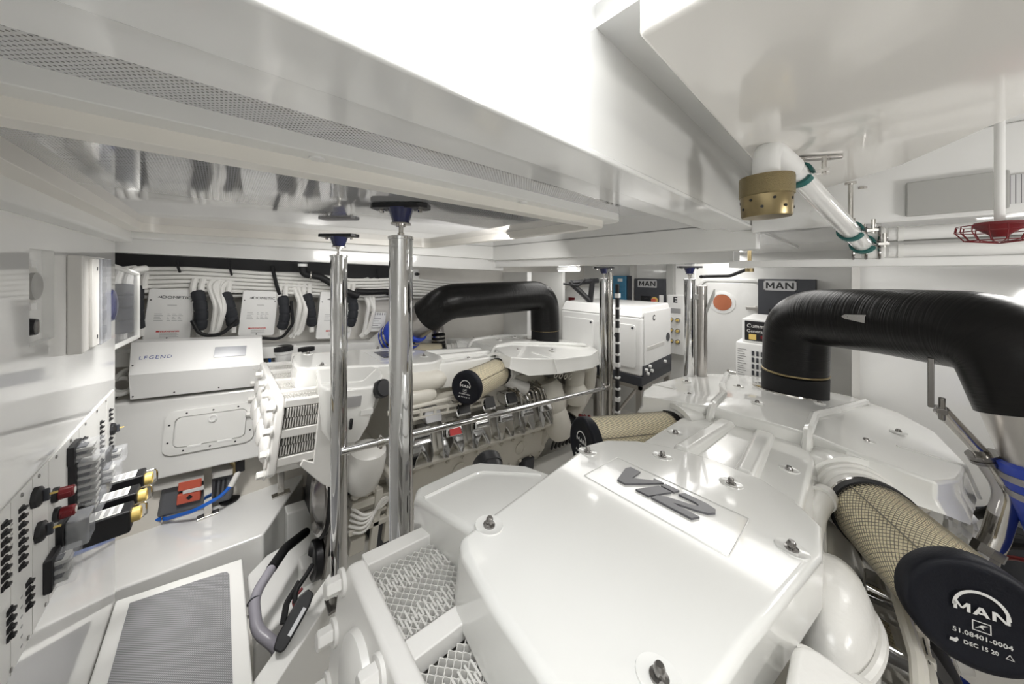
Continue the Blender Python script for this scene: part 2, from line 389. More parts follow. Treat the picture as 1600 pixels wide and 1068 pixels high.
# walkway in front of the engines
t = thing('walkway_panel', 'white bordered walkway panel with grey studded non-slip mat', 'walkway', (0, 0, 0))
wp = [(XB + .002, .2), (.085, .2), (.075, 2.03), (XB + .002, 2.135)]
MB().zprism(wp, -1.46, -1.402).build('border', M['gelm'], t, .008)
mp_ = [(XB + .05, .3), (.032, .3), (.026, 1.955), (.018, 1.978), (0.0, 1.99), (XB + .05, 2.07)]
MB().zprism(mp_, -1.404, -1.397).build('mat', M['mat'], t)
# hull stringer on the port side
o = MB().zprism([(-.9, 2.43), (.176, 2.285), (.44, 2.74), (.50, 3.06), (-.9, 3.1)], -1.93, -1.50).build('trim_19', M['gel'], None, .012); struct(o, 'white hull stringer below the hatch locker')
o = MB().hexa([(-.9, 2.80, -1.50), (2.9, 2.66, -1.75), (2.9, 3.05, -1.75), (-.9, 3.12, -1.50), (-.9, 3.0, -.75), (2.9, 2.80, -.95), (2.9, 3.05, -.95), (-.9, 3.12, -.75)]).build('trim_20', M['cream']); struct(o)
# beds of the engines
for i, y in enumerate((.02, .55, 1.96, 2.46)):
    o = MB().hexa([(.30, y - .05, -1.93), (3.0, y - .05, -1.93), (3.0, y + .05, -1.93), (.30, y + .05, -1.93), (.30, y - .05, -1.52), (3.0, y - .05, -1.85), (3.0, y + .05, -1.85), (.30, y + .05, -1.52)]).build('trim_%d' % (21 + i), M['gelm'], None, .01); struct(o)
# diagonal knee between the walkway and the engine bed
o = MB().zprism([(.06, 1.46), (.13, 1.40), (.46, 1.70), (.43, 1.79)], -1.93, -1.49).build('trim_25', M['gelm'], None, .008); struct(o, 'white diagonal knee carrying the front pole')
o = MB().zprism([(.10, 1.0), (.30, 1.0), (.30, 1.36), (.10, 1.24)], -1.93, -1.62).build('trim_26', M['gelm'], None, .008); struct(o)
tag(MB().zprism([(.13, 1.02), (.28, 1.02), (.28, 1.30), (.13, 1.21)], -1.62, -1.61).build('step_mat', M['matd']), 'dark non-slip mat on the low white step below the near engine', 'mat')
o = MB().zprism([(.1, 1.75), (.46, 1.95), (.46, 2.32), (.19, 2.28), (.1, 2.2)], -1.93, -1.62).build('trim_27', M['gel'], None, .015); struct(o)

# ------------------------------------------------------------------ engines
TH = math.radians(7)
def fins(b, P, nu, nv, su, sv, amp, per, pitch, depth):
    """honeycomb of wavy strips; P(u, v, w) maps strip-plane coordinates into the engine"""
    step = per / 5
    k = int(su / step); n = int(sv / pitch)
    for j in range(n):
        v0 = (j + .5) * pitch; ph = PI * (j % 2); prev = None
        for i in range(k + 1):
            u = i * step; v = v0 + amp * math.sin(2 * PI * u / per + ph)
            cur = (b.bm.verts.new(P(u, v + .0011, 0)), b.bm.verts.new(P(u, v - .0011, 0)), b.bm.verts.new(P(u, v, -depth)))
            if prev:
                b.bm.faces.new((prev[0], cur[0], cur[1], prev[1])); b.bm.faces.new((prev[1], cur[1], cur[2], prev[2]))
            prev = cur
def tabs(b, P, su, v, pitch, lean):
    k = int(su / pitch)
    for i in range(k):
        u = (i + .5) * pitch
        for dv, du in ((0, 0), (.018, pitch * .5)):
            a = [(u + du - .0018, v + dv - .010 - lean, .001), (u + du + .0018, v + dv - .010 - lean, .001), (u + du + .0018, v + dv + .010 + lean, .001), (u + du - .0018, v + dv + .010 + lean, .001)]
            top = [b.bm.verts.new(P(*q)) for q in a]; bot = [b.bm.verts.new(P(q[0], q[1], -.022)) for q in a]
            b.bm.faces.new(top)
            for m_ in range(4): b.bm.faces.new((top[m_], bot[m_], bot[(m_ + 1) % 4], top[(m_ + 1) % 4]))
V_ = [(0, .78), (.06, 1), (.36, 1), (.37, .45), (.78, .86), (.74, 1.0), (1.02, 1), (.40, 0), (.16, 0)]
ONE_ = [(.98, .72), (1.32, .72), (1.02, 0), (.68, 0)]
TOP_ = [(1.02, .78), (1.06, 1.0), (1.42, 1.0), (1.36, .78)]
TWO_ = [(1.46, .78), (1.54, 1.0), (2.05, 1.0), (2.27, .92), (2.31, .74), (2.20, .56), (1.97, .44), (1.62, .31), (1.54, .24), (2.12, .24), (2.02, 0), (1.08, 0), (1.14, .22), (1.30, .38), (1.60, .50), (1.90, .62), (1.96, .72), (1.88, .78)]

_mesh = {}
def filter_part(eng, base, tip, R):
    """one air filter: paper body, wire cage, end cap with print, clamp; all in engine coordinates"""
    base, tip = V(base), V(tip); ax = (tip - base).normalized(); Ln = (tip - base).length
    body = MB()
    n = 96; u = ax.cross(V(0, 0, 1)).normalized(); v = u.cross(ax)
    rs = []
    for h in (0.0, Ln):
        rs.append([body.bm.verts.new(base + ax * h + (u * math.cos(2 * PI * i / n) + v * math.sin(2 * PI * i / n)) * (R - (.004 if i % 2 else .001))) for i in range(n)])
    body.skin(rs)
    f = body.build('air_filter', M['pleat'], eng, ang=10)
    wm = MB(); K = 54; seg = 28
    for sgn in (1, -1):
        for k in range(K):
            prev = None
            for i in range(seg + 1):
                a = 2 * PI * k / K + sgn * i * 2 * PI / K * .78; h = Ln * i / seg
                rad = u * math.cos(a) + v * math.sin(a); tg = ax.cross(rad)
                p = base + ax * h
                cur = [wm.bm.verts.new(p + rad * (R + .002) + tg * .00055), wm.bm.verts.new(p + rad * (R + .0035)), wm.bm.verts.new(p + rad * (R + .002) - tg * .00055)]
                if prev:
                    for q in range(2): wm.bm.faces.new((prev[q], prev[q + 1], cur[q + 1], cur[q]))
                prev = cur
    for a in (.9, 2.6):
        rad = u * math.cos(a) + v * math.sin(a)
        wm.tube([base + rad * (R + .003), tip + rad * (R + .003)], .002, 4)
    wm.build('wire_mesh', M['wire'], f, kind='stuff')
    MB().lathe(base - ax * .004, ax, [(R + .001, -.012), (R + .008, -.012), (R + .008, .012), (R + .002, .014)], 48).build('rubber_rim', M['rubber'], f)
    c = MB(); c.lathe(tip - ax * .004, ax, [(R + .002, -.030), (R + .007, -.028), (R + .008, .004), (R + .002, .012), (R - .010, .013), (R - .016, .010), (.001, .012)], 64)
    c.build('end_cap', M['cap'], f, ang=50)
    Fm = frame(tip + ax * .0100, V(0, 0, 1).cross(ax), ax)
    def F2(uv, w=.001): return Fm @ V(uv[0], uv[1], w)
    lg = MB()
    def poly(pts, w=.0012):
        fc = lg.face([F2(p, w) for p in pts])
    r0, r1, k = R * .40, R * .345, 18; cy = R * .12
    for i in range(k):
        a0, a1 = PI * i / k, PI * (i + 1) / k
        poly([(r1 * math.cos(a0), cy + r1 * math.sin(a0)), (r0 * math.cos(a0), cy + r0 * math.sin(a0)), (r0 * math.cos(a1), cy + r0 * math.sin(a1)), (r1 * math.cos(a1), cy + r1 * math.sin(a1))])
    q = R * .13; y0 = -R * .16      # small boxed emblem with a leaping shape below the arch
    for a, b_ in (((-q, y0 - q * .75), (q, y0 - q * .62)), ((-q, y0 + q * .62), (q, y0 + q * .75)), ((-q, y0 - q * .75), (-q * .87, y0 + q * .75)), ((q * .87, y0 - q * .75), (q, y0 + q * .75))):
        poly([a, (b_[0], a[1]), b_, (a[0], b_[1])])
    poly([(-q * .7, y0 - q * .35), (-q * .2, y0 - q * .1), (q * .3, y0 - q * .35), (q * .1, y0), (q * .7, y0 + q * .4), (0, y0 + q * .3)])
    ry = -R * .56                     # recycling triangle and leaf marks at both ends of the date line
    for tx in (.36,):
        T = [(R * (tx + .07 * math.cos(a)), ry + R * .07 * math.sin(a)) for a in (PI / 2, PI * 7 / 6, PI * 11 / 6)]
        for i in range(3):
            p, r_ = V(*T[i], 0), V(*T[(i + 1) % 3], 0); c0 = V(R * tx, ry, 0)
            poly([p, r_, r_.lerp(c0, .3), p.lerp(c0, .3)])
    poly([(-R * .45, ry - R * .05), (-R * .36, ry - R * .06), (-R * .32, ry), (-R * .34, ry + R * .05), (-R * .38, ry + R * .01), (-R * .44, ry + R * .01)])
    lg.build('emblem', M['wprint'], f, kind='stuff')
    man(Fm @ Matrix.Translation((0, R * .13, .0004)), R * .17, R * .235, M['wprint'], f)
    text('51.08401-0004', R * .125, Fm @ Matrix.Translation((0, -R * .37, .001)), M['wprint'], f, sx=1.08)
    text('DEC 15 20', R * .105, Fm @ Matrix.Translation((-R * .02, ry, .001)), M['wprint'], f)
    return f

def build_engine(yc, s, label):
    """s: side (in y) of the inboard bank with the expansion tank"""
    E = thing('marine_engine', label, 'engine', (.2, yc, -.5), (0, TH, 0), 'white twelve cylinder marine engines')
    W = .425; Z = -.095; BOT = -.435
    # ---- charge air cooler at the front
    fp = MB(); fp.prism([(-W - .02, BOT + .02), (-W + .01, BOT), (W - .01, BOT), (W + .02, BOT + .02), (W + .02, Z - .05), (W - .02, Z + .008), (-W + .02, Z + .008), (-W - .02, Z - .05)], lambda u, v: (-.005, u, v), lambda u, v: (.03, u, v))
    fp = fp.build('front_plate', M['engm'], E, .010, 3)
    for z in (Z - .10, Z - .25):
        for y in (-.29, -.10, .10, .29): MB().lathe((-.004, y, z), (-1, 0, 0), [(.066, 0), (.063, .012), (.046, .02), (.0, .022)], 28).build('port_boss', M['engm'], fp)
    for y, z in ((W - .01, Z - .03), (.215, Z - .025), (0, Z - .025), (-.215, Z - .025), (-W + .01, Z - .03), (W, Z - .13), (-W, Z - .13), (W, Z - .23), (-W, Z - .23), (W - .01, BOT + .02), (-W + .01, BOT + .02)):
        MB().hexbolt((-.004, y, z), (-1, 0, 0), .0165, .034).build('bolt', M['engm'], fp, .0015)
    br = []
    for y in (-W + .017, -.255, -.03, .195, W - .017): br.append(((.03, y - .018, Z - .032), (.36, y + .018, Z)))
    for z in (Z - .145, Z - .27):
        for sg in (-1, 1): br.append(((.03, sg * W - .016, z - .02), (.36, sg * W + .016, z + .016)))
    MB().box((.035, -W + .012, BOT + .01), (.35, W - .012, Z - .27)).build('lower_tank', M['engm'], E)
    for a, b_ in br: MB().box(a, b_).build('cooler_bar', M['engm'], E, .003)
    MB().box((.03, -W + .05, BOT + .02), (.37, W - .05, Z - .05)).build('cooler_tank', M['cored'], E)
    b = MB()
    for y0, y1 in ((-W + .035, -.273), (-.237, -.048), (-.012, .177), (.213, W - .035)):
        P = lambda u, v, w_, y0=y0: (u + .033, y0 + v, Z - .016 + w_)
        fins(b, P, 0, 0, .31, y1 - y0, .0042, .017, .0086, .03)
        for q_ in (.028, .115): tabs(b, P, .31, q_, .0125, .004)
    for sg in (-1, 1):
        for z0 in (Z - .127, Z - .250):
            k = int(.31 / .0105)
            for i in range(k):
                for r_ in range(2):
                    x = .036 + (i + .5 * r_) * .0105; z1 = z0 + .004 + r_ * .046
                    b.hexa([(x, sg * (W - .028), z1), (x + .005, sg * (W - .028), z1), (x + .005, sg * (W + .008), z1), (x, sg * (W + .008), z1), (x, sg * (W - .028), z1 + .042), (x + .005, sg * (W - .028), z1 + .042), (x + .005, sg * (W + .008), z1 + .042), (x, sg * (W + .008), z1 + .042)])
    b.build('cooler_fins', M['core'], E, kind='stuff')
    # end plate behind the cooler with a foot that sweeps forward
    for sg in (-1, 1):
        pl = MB(); pl.prism([(.165, -.045), (.225, -.04), (.275, -.55), (.225, -.515), (.12, -.40), (.13, -.375), (.175, -.40)], lambda u, v: (u, sg * .432, v), lambda u, v: (u, sg * .452, v))
        pl.build('cooler_side_plate', M['engm'], E, .004)
    # ---- cover with V12
    C = [(.062, -.14), (.060, -.05), (.068, .06), (.082, .15), (.10, .185), (.62, .268), (.70, .255), (.79, .195), (.85, .10), (.878, .0), (.868, -.12), (.82, -.19), (.735, -.243), (.62, -.245), (.30, -.19), (.10, -.165)]
    cv = MB()
    a = [cv.bm.verts.new((u, v, .052)) for u, v in C]; cx, cy = .48, .02
    sh = lambda u, v, k: (cx + (u - cx) * k, cy + (v - cy) * k)
    b2 = [cv.bm.verts.new((*sh(u, v, 1.0), .030)) for u, v in C]; c2 = [cv.bm.verts.new((*sh(u, v, 1.0), -.055)) for u, v in C]
    cv.bm.verts.ensure_lookup_table()
    cv.skin([a, b2, c2])
    cov = cv.build('engine_cover', M['eng'], E, .014, 4, ang=60, loc=(.031, .034 * s, -.057)); cov.scale = (1.12, 1.12, 1.12)
    fr_ = MB(); out = rrect(.455, -.135, .622, .170, .004, 2); inn = rrect(.4575, -.1325, .6195, .1675, .003, 2)
    fr_.skin([[fr_.bm.verts.new((u, v, .0520)) for u, v in out], [fr_.bm.verts.new((u, v, .0538)) for u, v in rrect(.4562, -.1338, .6208, .1688, .004, 2)], [fr_.bm.verts.new((u, v, .0525)) for u, v in inn]], False)
    fr_.build('badge_field', M['eng'], cov)
    hgt = .088; wid = .205 / 2.3
    for P in (V_, ONE_, TOP_, TWO_):
        bb = MB(); f = lambda u, v, z: (.507 + v * hgt, .122 - (u) * wid, z)
        bb.prism(P, lambda u, v: f(u, v, .052), lambda u, v: f(u, v, .0565)); bb.build('letter', M['silver'], cov, .0006, 1)
    for x, y in ((.158, .174), (.574, .236), (.748, .095), (.757, -.072), (.585, -.205), (.166, -.130)):
        d = MB(); d.lathe((x, y, .0515), (0, 0, 1), [(.0265, 0), (.0255, .0025), (.021, .0015), (.012, .0003)], 28); d = d.build('bolt_dimple', M['eng'], cov)
        k = MB(); k.lathe((x, y, .052), (0, 0, 1), [(.011, 0), (.011, .003), (.0065, .004), (.0065, .012), (.0045, .015)], 14)
        k.cyl((x - .008, y - .006, .056), (x + .008, y + .006, .056), .0035, 8); k.build('wing_bolt', M['dsteel'], cov)
    # ---- expansion tank beside the cover, black filler cap
    T = [(.14, .185), (.115, .385), (.14, .425), (.30, .450), (.345, .440), (.42, .330), (.43, .24), (.40, .20)]
    tk = MB(); kk = lambda u, v: (1.1 * u + .026, s * (1.1 * v + .028)); zz = lambda v: 1.1 * (.038 - max(0, v - .20) * .15) - .047
    top = [tk.bm.verts.new((*kk(u, v), zz(v))) for u, v in T]; mid = [tk.bm.verts.new((kk(u, v)[0] + (.015 if u < .2 else 0), kk(u, v)[1] + s * .003, -.13)) for u, v in T]
    low = [tk.bm.verts.new((.32 + (kk(u, v)[0] - .32) * .78, kk(u, v)[1], -.25)) for u, v in T]; bot = [tk.bm.verts.new((.32 + (kk(u, v)[0] - .32) * .5, s * .30 + (kk(u, v)[1] - s * .30) * .85, -.335)) for u, v in T]
    tk.skin([top, mid, low, bot]); tank = tk.build('expansion_tank', M['eng'], E, .016, 3, ang=50)
    MB().tube(fillet([(*kk(.13, .365), zz(.365)), (*kk(.30, .385), zz(.385)), (*kk(.40, .26), zz(.26))], .05), .005, 8).build('tank_ridge', M['eng'], tank)
    fc = MB(); fc.lathe((.435, s * .500, -.072), (.30, s * 1, .45), [(.044, -.02), (.044, .0), (.047, .002), (.047, .028), (.040, .036), (.0, .036)], 24); fc.build('filler_cap', M['black'], tank)
    for z0, z1, x0, x1, mm in ((-.085, -.135, .24, .335, 'plate'), (-.16, -.185, .34, .40, 'wprint')):
        l = MB(); l.box((x0, min(s * .515, s * .527), z1), (x1, max(s * .515, s * .527), z0)); l.build('label_plate', M[mm], tank)
    sg_ = MB(); sg_.box((.295, min(s * .51, s * .529), -.245), (.308, max(s * .51, s * .529), -.195)); sg_.build('sight_glass', M['black'], tank, .003)
    # ---- middle cover with two ridges
    mc = MB(); R1 = [(.80, -.20), (.80, .20), (1.20, .20), (1.54, .16), (1.54, -.16), (1.20, -.20)]
    t1 = [mc.bm.verts.new((u, v, .028 + (u - .8) * .04)) for u, v in R1]; t2 = [mc.bm.verts.new((u, v * 1.18, -.12)) for u, v in R1]
    mc.skin([t1, t2]); mid = mc.build('middle_cover', M['eng'], E, .012, 3, ang=50, loc=(.031, .034 * s, -.057)); mid.scale = (1.12, 1.12, 1.12)
    rd = MB()
    for sg in (-1, 1):
        rd.hexa([(.84, sg * .045, .01), (1.36, sg * .02, .01), (1.36, sg * .10, .01), (.84, sg * .115, .01), (.86, sg * .060, .058), (1.30, sg * .035, .066), (1.30, sg * .085, .066), (.86, sg * .102, .058)])
    rd.build('raised_ridge', M['eng'], mid, .012, 3)
    for x, y in ((1.02, .155), (1.05, -.155)):
        k = MB(); k.lathe((x, y, .036), (0, 0, 1), [(.026, 0), (.024, .004), (.013, .001)], 20); k.build('bolt_dimple', M['eng'], mid)
        k = MB(); k.lathe((x, y, .036), (0, 0, 1), [(.010, 0), (.010, .004), (.006, .012)], 12); k.build('wing_bolt', M['dsteel'], mid)
    # ---- rear cover with side lobes over the filter collars
    RC = [(1.50, .17), (1.43, .27), (1.42, .46), (1.56, .52), (1.85, .575), (2.35, .56), (2.62, .47), (2.74, .28), (2.76, 0)]
    RC = RC + [(u, -v) for u, v in RC[-2::-1]]
    rc = MB()
    zt = lambda u, v: .050 - max(0, abs(v) - .30) * .14
    t0 = [rc.bm.verts.new((u, v, zt(u, v))) for u, v in RC]
    t1 = [rc.bm.verts.new((u, v, zt(u, v) - .05)) for u, v in RC]
    t2 = [rc.bm.verts.new((1.95 + (u - 1.95) * 1.03, v * 1.03, -.055 - .05 * (u > 1.55))) for u, v in RC]
    # top surface: a fan to a low crown
    rc.skin([t0, t1, t2], False); cen = [rc.bm.verts.new((2.0 + (u - 2.0) * .55, v * .45, .072)) for u, v in RC]
    rc.skin([cen, t0], False); rc.bm.faces.new(cen)
    rear = rc.build('rear_cover', M['eng'], E, .010, 3, ang=28)
    rg = MB()
    for sg in (-1, 1):
        rg.tube(fillet([(1.46, sg * .165, -.03), (1.50, sg * .165, .055), (1.72, sg * .17, .078), (1.98, sg * .235, .078), (2.55, sg * .34, .062), (2.70, sg * .34, .01)], .12), .017, 8)
        rg.tube([(1.70, sg * .40, .042), (1.80, sg * .565, .012), (1.82, sg * .595, -.09)], .006, 6)
    rg.build('spine_ridge', M['eng'], rear)
    for sg in (-1, 1):
        hd = MB(); n = 16; ax = V(-.45, sg * .2, .02).normalized(); u = V(0, 0, 1).cross(ax).normalized(); v = V(0, 0, 1)
        rr = []
        for k, (rad, h) in enumerate(((.150, 0), (.150, .20), (.128, .20), (.128, 0))):
            rr.append([hd.bm.verts.new(V(1.60, sg * .22, -.125) + ax * h + u * rad * math.cos(PI * i / n) + v * rad * math.sin(PI * i / n)) for i in range(n + 1)])
        for A_, B_ in zip(rr, rr[1:] + rr[:1]):
            for i in range(n): hd.bm.faces.new((A_[i], A_[i + 1], B_[i + 1], B_[i]))
        hd.build('collar_arch', M['eng'], rear, ang=50)
    for x, y in ((1.72, .03), (1.62, .30), (1.62, -.32), (1.95, -.42), (1.95, .42), (2.1, -.17), (2.05, .17), (2.5, .05)):
        z = .074 if abs(y) < .2 else .05
        k = MB(); k.lathe((x, y, z), (0, 0, 1), [(.026, -.004), (.024, .004), (.013, .001)], 20); k.build('bolt_dimple', M['eng'], rear)
        k = MB(); k.lathe((x, y, z), (0, 0, 1), [(.010, 0), (.010, .004), (.006, .012)], 12); k.build('wing_bolt', M['dsteel'], rear)
    MB().lathe((2.28, -s * .03, .06), (0, 0, 1), [(.175, 0), (.172, .018), (.150, .022)], 40).build('exhaust_flange', M['steel'], rear)
    # ---- block, pan, gearbox
    bl = MB(); sec = [(-.30, -.60), (-.40, -.58), (-.43, -.53), (-.24, -.19), (.24, -.19), (.43, -.53), (.40, -.58), (.30, -.60)]
    bl.prism(sec, lambda u, v: (.66, u, v), lambda u, v: (2.06, u, v)); blk = bl.build('cylinder_block', M['cast'], E, .012)
    cc = MB(); cc.prism([(-.30, -.60), (.30, -.60), (.285, -.88), (.20, -1.02), (-.20, -1.02), (-.285, -.88)], lambda u, v: (.40, u, v), lambda u, v: (2.12, u, v)); cc = cc.build('crankcase', M['cast'], E, .012)
    fl = MB(); fl.box((.44, -.335, -.665), (2.12, .335, -.615)); fl.build('crankcase_flange', M['cast'], cc, .012)
    bo = MB()
    for sg in (-1, 1):
        for i in range(13): bo.hexbolt((.55 + i * .125, sg * .30, -.70), (0, sg, 0), .011, .014)
        for i in range(13): bo.hexbolt((.55 + i * .125, sg * .28, -.90), (0, sg, 0), .010, .014)
        for x in (1.16, 1.78): bo.lathe((x, sg * .292, -.79), (0, sg, -.05), [(.055, -.01), (.055, .008), (.046, .008), (.044, 0)], 24)
    bo.build('flange_bolts', M['cast'], cc, kind='stuff')
    for sg in (-1, 1):
        lg_ = MB(); lg_.hexa([(.56, sg * .30, -.625), (2.06, sg * .30, -.625), (2.06, sg * .445, -.60), (.56, sg * .445, -.60), (.56, sg * .30, -.56), (2.06, sg * .30, -.56), (2.06, sg * .462, -.568), (.56, sg * .462, -.568)]); lg_.build('head_ledge', M['cast'], blk, .012, 3)
        for i in range(6):
            x = .715 + i * .225
            rk = MB(); y = sg * .445
            f = lambda u, v, w_: (x + u * 1.12, y + sg * (w_ + (v + .45) * -.32), -.45 + (v + .45) * 1.12)
            rk.prism([(-.060, -.36), (.070, -.36), (.078, -.40), (.078, -.445), (.085, -.50), (.070, -.535), (.045, -.53), (.032, -.50), (.010, -.47), (-.012, -.50), (-.028, -.54), (-.055, -.535), (-.062, -.49), (-.068, -.43)], lambda u, v: f(u, v, -.03), lambda u, v: f(u, v, .045))
            rk = rk.build('rocker_cover', M['chrome'], E, .010, 3)
            sc = MB(); sc.hexa([f(-.058, -.435, .04), f(.070, -.435, .04), f(.066, -.375, .02), (f(-.052, -.375, .02)), f(-.048, -.425, .075), f(.060, -.425, .075), f(.056, -.385, .062), f(-.044, -.385, .062)])
            sc.build('raised_rib', M['chrome'], rk, .008, 3)
            if i == 1 and sg == s:
                MB().hexa([f(-.030, -.42, .074), f(.045, -.42, .074), f(.043, -.39, .064), f(-.028, -.39, .064), f(-.030, -.42, .078), f(.045, -.42, .078), f(.043, -.39, .068), f(-.028, -.39, .068)]).build('red_label', M['rprint'], rk)
        for i in range(5):
            x = .83 + i * .225; y = sg * .355
            sh_ = MB(); sh_.prism([(-.055, -.345), (.055, -.345), (.06, -.30), (.045, -.265), (-.05, -.265), (-.062, -.30)], lambda u, v: (x + u, y - sg * .05, v), lambda u, v: (x + u, y + sg * (.085 - (v + .345) * .6), v))
            sh_ = sh_.build('injector_cover', M['chrome'] if i else M['plate'], E, .008, 2)
            if i: MB().hexa([(x - .045, y + sg * .080, -.325), (x + .045, y + sg * .080, -.325), (x + .045, y + sg * .04, -.268), (x - .045, y + sg * .04, -.268), (x - .045, y + sg * .088, -.322), (x + .045, y + sg * .088, -.322), (x + .045, y + sg * .046, -.260), (x - .045, y + sg * .046, -.260)]).build('black_pad', M['black'], sh_)
    # intake manifold, coolant pipes and cable trays on the inboard and outboard banks
    for sg in (-1, 1):
        mfd = MB()
        if sg == s: mfd.lathe((.60, sg * .30, -.12), (1, 0, 0), [(.05, 0), (.065, .02), (.065, .28), (.052, .33), (.02, .36)], 24)
        if sg == s: mfd.lathe((.62, sg * .33, -.205), (1, 0, 0), [(.04, 0), (.05, .02), (.05, .20), (.03, .25)], 20)
        if sg == s:
            mfd.box((.72, sg * .30 - .03, -.24), (.77, sg * .30 + .07, -.10)); mfd.build('manifold', M['cast'], E, .004)
        MB().tube(fillet([(.55, sg * .36, -.265), (.95, sg * .38, -.235), (1.5, sg * .34, -.20)], .1), .014, 10).build('coolant_pipe', M['cast'], E)
        tr = MB(); tr.box((.60, sg * .40 - .008, -.282), (1.25, sg * .40 + .008, -.262)); tr.box((.60, sg * .41 - .006, -.315), (1.25, sg * .41 + .006, -.300))
        for i in range(7): tr.box((.64 + i * .095, sg * .40 - .012, -.315), (.66 + i * .095, sg * .40 + .012, -.26))
        tr.build('cable_tray', M['cast'], E, .002)
        # charge pipes and turbo housing at the aft end
        tb = MB(); tb.lathe((2.02, sg * .36, -.34), (.25, sg * .3, -1), [(.10, -.10), (.135, -.04), (.13, .10), (.105, .16), (.115, .20), (.115, .34), (.08, .40)], 24)
        tb.lathe((2.30, sg * .42, -.12), (.15, 0, -1), [(.09, 0), (.10, .05), (.085, .16), (.12, .22), (.10, .34)], 20)
        tb.tube(fillet([(2.30, sg * .42, -.10), (2.50, sg * .46, -.10), (2.58, sg * .40, -.35), (2.40, sg * .36, -.60)], .12), .075, 14)
        tb.box((2.06, sg * .35 - .06, -.56), (2.24, sg * .35 + .10, -.36))
        tb.build('turbo_housing', M['cast'], E, .006)
        lk = MB()
        for i in range(4): lk.torus((1.96 + i * .07, sg * .475, -.155 - .012 * i), (0, 1, .3), .022, .006, 14, 6)
        lk.box((1.80, sg * .40 - .04, -.13), (2.35, sg * .40 + .06, -.10)); lk.build('bracket', M['cast'], E, .003)
        kn = MB(); kn.lathe((1.98, sg * .43, -.42), (0, sg, 0), [(.035, 0), (.035, .05), (.02, .055)], 16); kn.torus((1.90, sg * .46, -.45), (0, 1, 0), .03, .009, 16, 6); kn.build('lifting_eye', M['cast'], E)
        ch = MB()
        random.seed(3 + sg)
        for i in range(8):
            x = 1.55 + .05 * i
            ch.tube(fillet([(x, sg * .30, -.24), (x + random.uniform(-.03, .05), sg * .43, -.26 - random.random() * .04), (x + .05, sg * .44, -.36)], .03, 4), .012, 8)
        ch.build('fuel_line', M['steel'], E)
        bk = MB()
        for i in range(9): bk.tube(fillet([(2.1 + .05 * i, sg * .32, -.60), (2.15 + .05 * i, sg * (.40 + .01 * i), -.66), (2.12 + .055 * i, sg * .36, -.86)], .05, 4), .011 + .003 * (i % 3), 8)
        bk.build('hydraulic_hose', M['black'], E)
        rdv = MB()
        for i in range(3): rdv.cyl((2.36 + .08 * i, sg * .47, -.56 - .02 * i), (2.40 + .08 * i, sg * .50, -.60 - .02 * i), .014)
        rdv.build('valve', M['red'], E)
        filter_part(E, (1.42, sg * .32, -.115) if sg == s else (1.30, sg * .335, -.10), (.985, sg * (.515 if sg == s else .46), -.13 if sg == s else -.10), .100)
        p = V(1.42, sg * .32, -.115) if sg == s else V(1.30, sg * .335, -.10); ax = (V(.985, sg * (.515 if sg == s else .46), -.13 if sg == s else -.10) - p).normalized()
        cl = MB(); cl.lathe(p - ax * .13, ax, [(.115, 0), (.115, .03), (.108, .034), (.108, .055), (.1, .06), (.1, .10), (.106, .104), (.106, .125)], 40)
        cl.tube(fillet([p - ax * .1 + V(0, sg * .0, -.05), p - ax * .15 + V(.05, sg * .05, -.12), p - ax * .1 + V(.20, sg * .10, -.16)], .08), .055, 14)
        cl.build('filter_collar', M['castw'], E)
        MB().lathe(p - ax * .026, ax, [(.104, 0), (.1075, .0), (.1075, .014), (.104, .014)], 40).build('hose_clamp', M['steel'], E)
    gb = MB(); gb.lathe((2.06, 0, -.62), (1, 0, 0), [(.36, 0), (.37, .03), (.34, .08), (.30, .22), (.31, .24), (.31, .30), (.22, .34), (.20, .60), (.10, .62)], 36); gb.build('gearbox', M['cast'], E, ang=25)
    # ---- outboard front: breather elbow, thermostat dome, header box
    q = -s
    bp_ = MB(); bp_.tube(fillet([(1.06, q * .215, -.25), (1.12, q * .20, -.10), (1.25, q * .22, -.08), (1.36, q * .275, -.10)], .06), .030, 14)
    bp_.lathe((1.25, q * .22, -.08), (.95, q * .2, -.02), [(.036, -.02), (.036, .02)], 16); bp_.build('breather_pipe', M['castw'], E)
    dm = MB(); dm.lathe((.87, q * .252, -.46), (0, 0, 1), [(.062, 0), (.064, .12), (.070, .18), (.072, .25), (.068, .30), (.054, .335), (.03, .355), (.0, .36)], 32)
    for v_ in dm.bm.verts: v_.co.x = .87 + (v_.co.x - .87) * 2.6 - (.05 if v_.co.z < -.25 else 0)
    dm = dm.build('thermostat_housing', M['castw'], E, ang=60)
    MB().tube([V(.85, q * .252, 0) + V(.178 * math.cos(a), q * .073 * math.sin(a), -.22 + .05 * math.sin(a - .2)) for a in [(-.15 + .12 * i) for i in range(26)]], .009, 8).build('casting_rib', M['castw'], dm)
    hb = MB(); hb.prism(rrect(.35, .215, .52, .36, .04), lambda u, v: (u, q * v, -.20), lambda u, v: (u, q * v, -.035 - (v - .17) * .12)); hb = hb.build('header_box', M['castw'], E, .016, 3)
    b = MB()
    for x, y in ((.56, .235), (.57, .30)): b.lathe((x, q * y, -.19), (.2, 0, 1), [(.024, 0), (.024, .04), (.018, .045), (.017, .075), (.021, .078), (.021, .09), (.0, .092)], 18)
    b.build('hose_stub', M['castw'], hb)
    MB().tube(fillet([(1.45, q * .33, -.24), (1.22, q * .41, -.30), (1.02, q * .475, -.40), (.85, q * .47, -.62)], .15), .024, 12).build('ribbed_hose', M['rubber'], E)
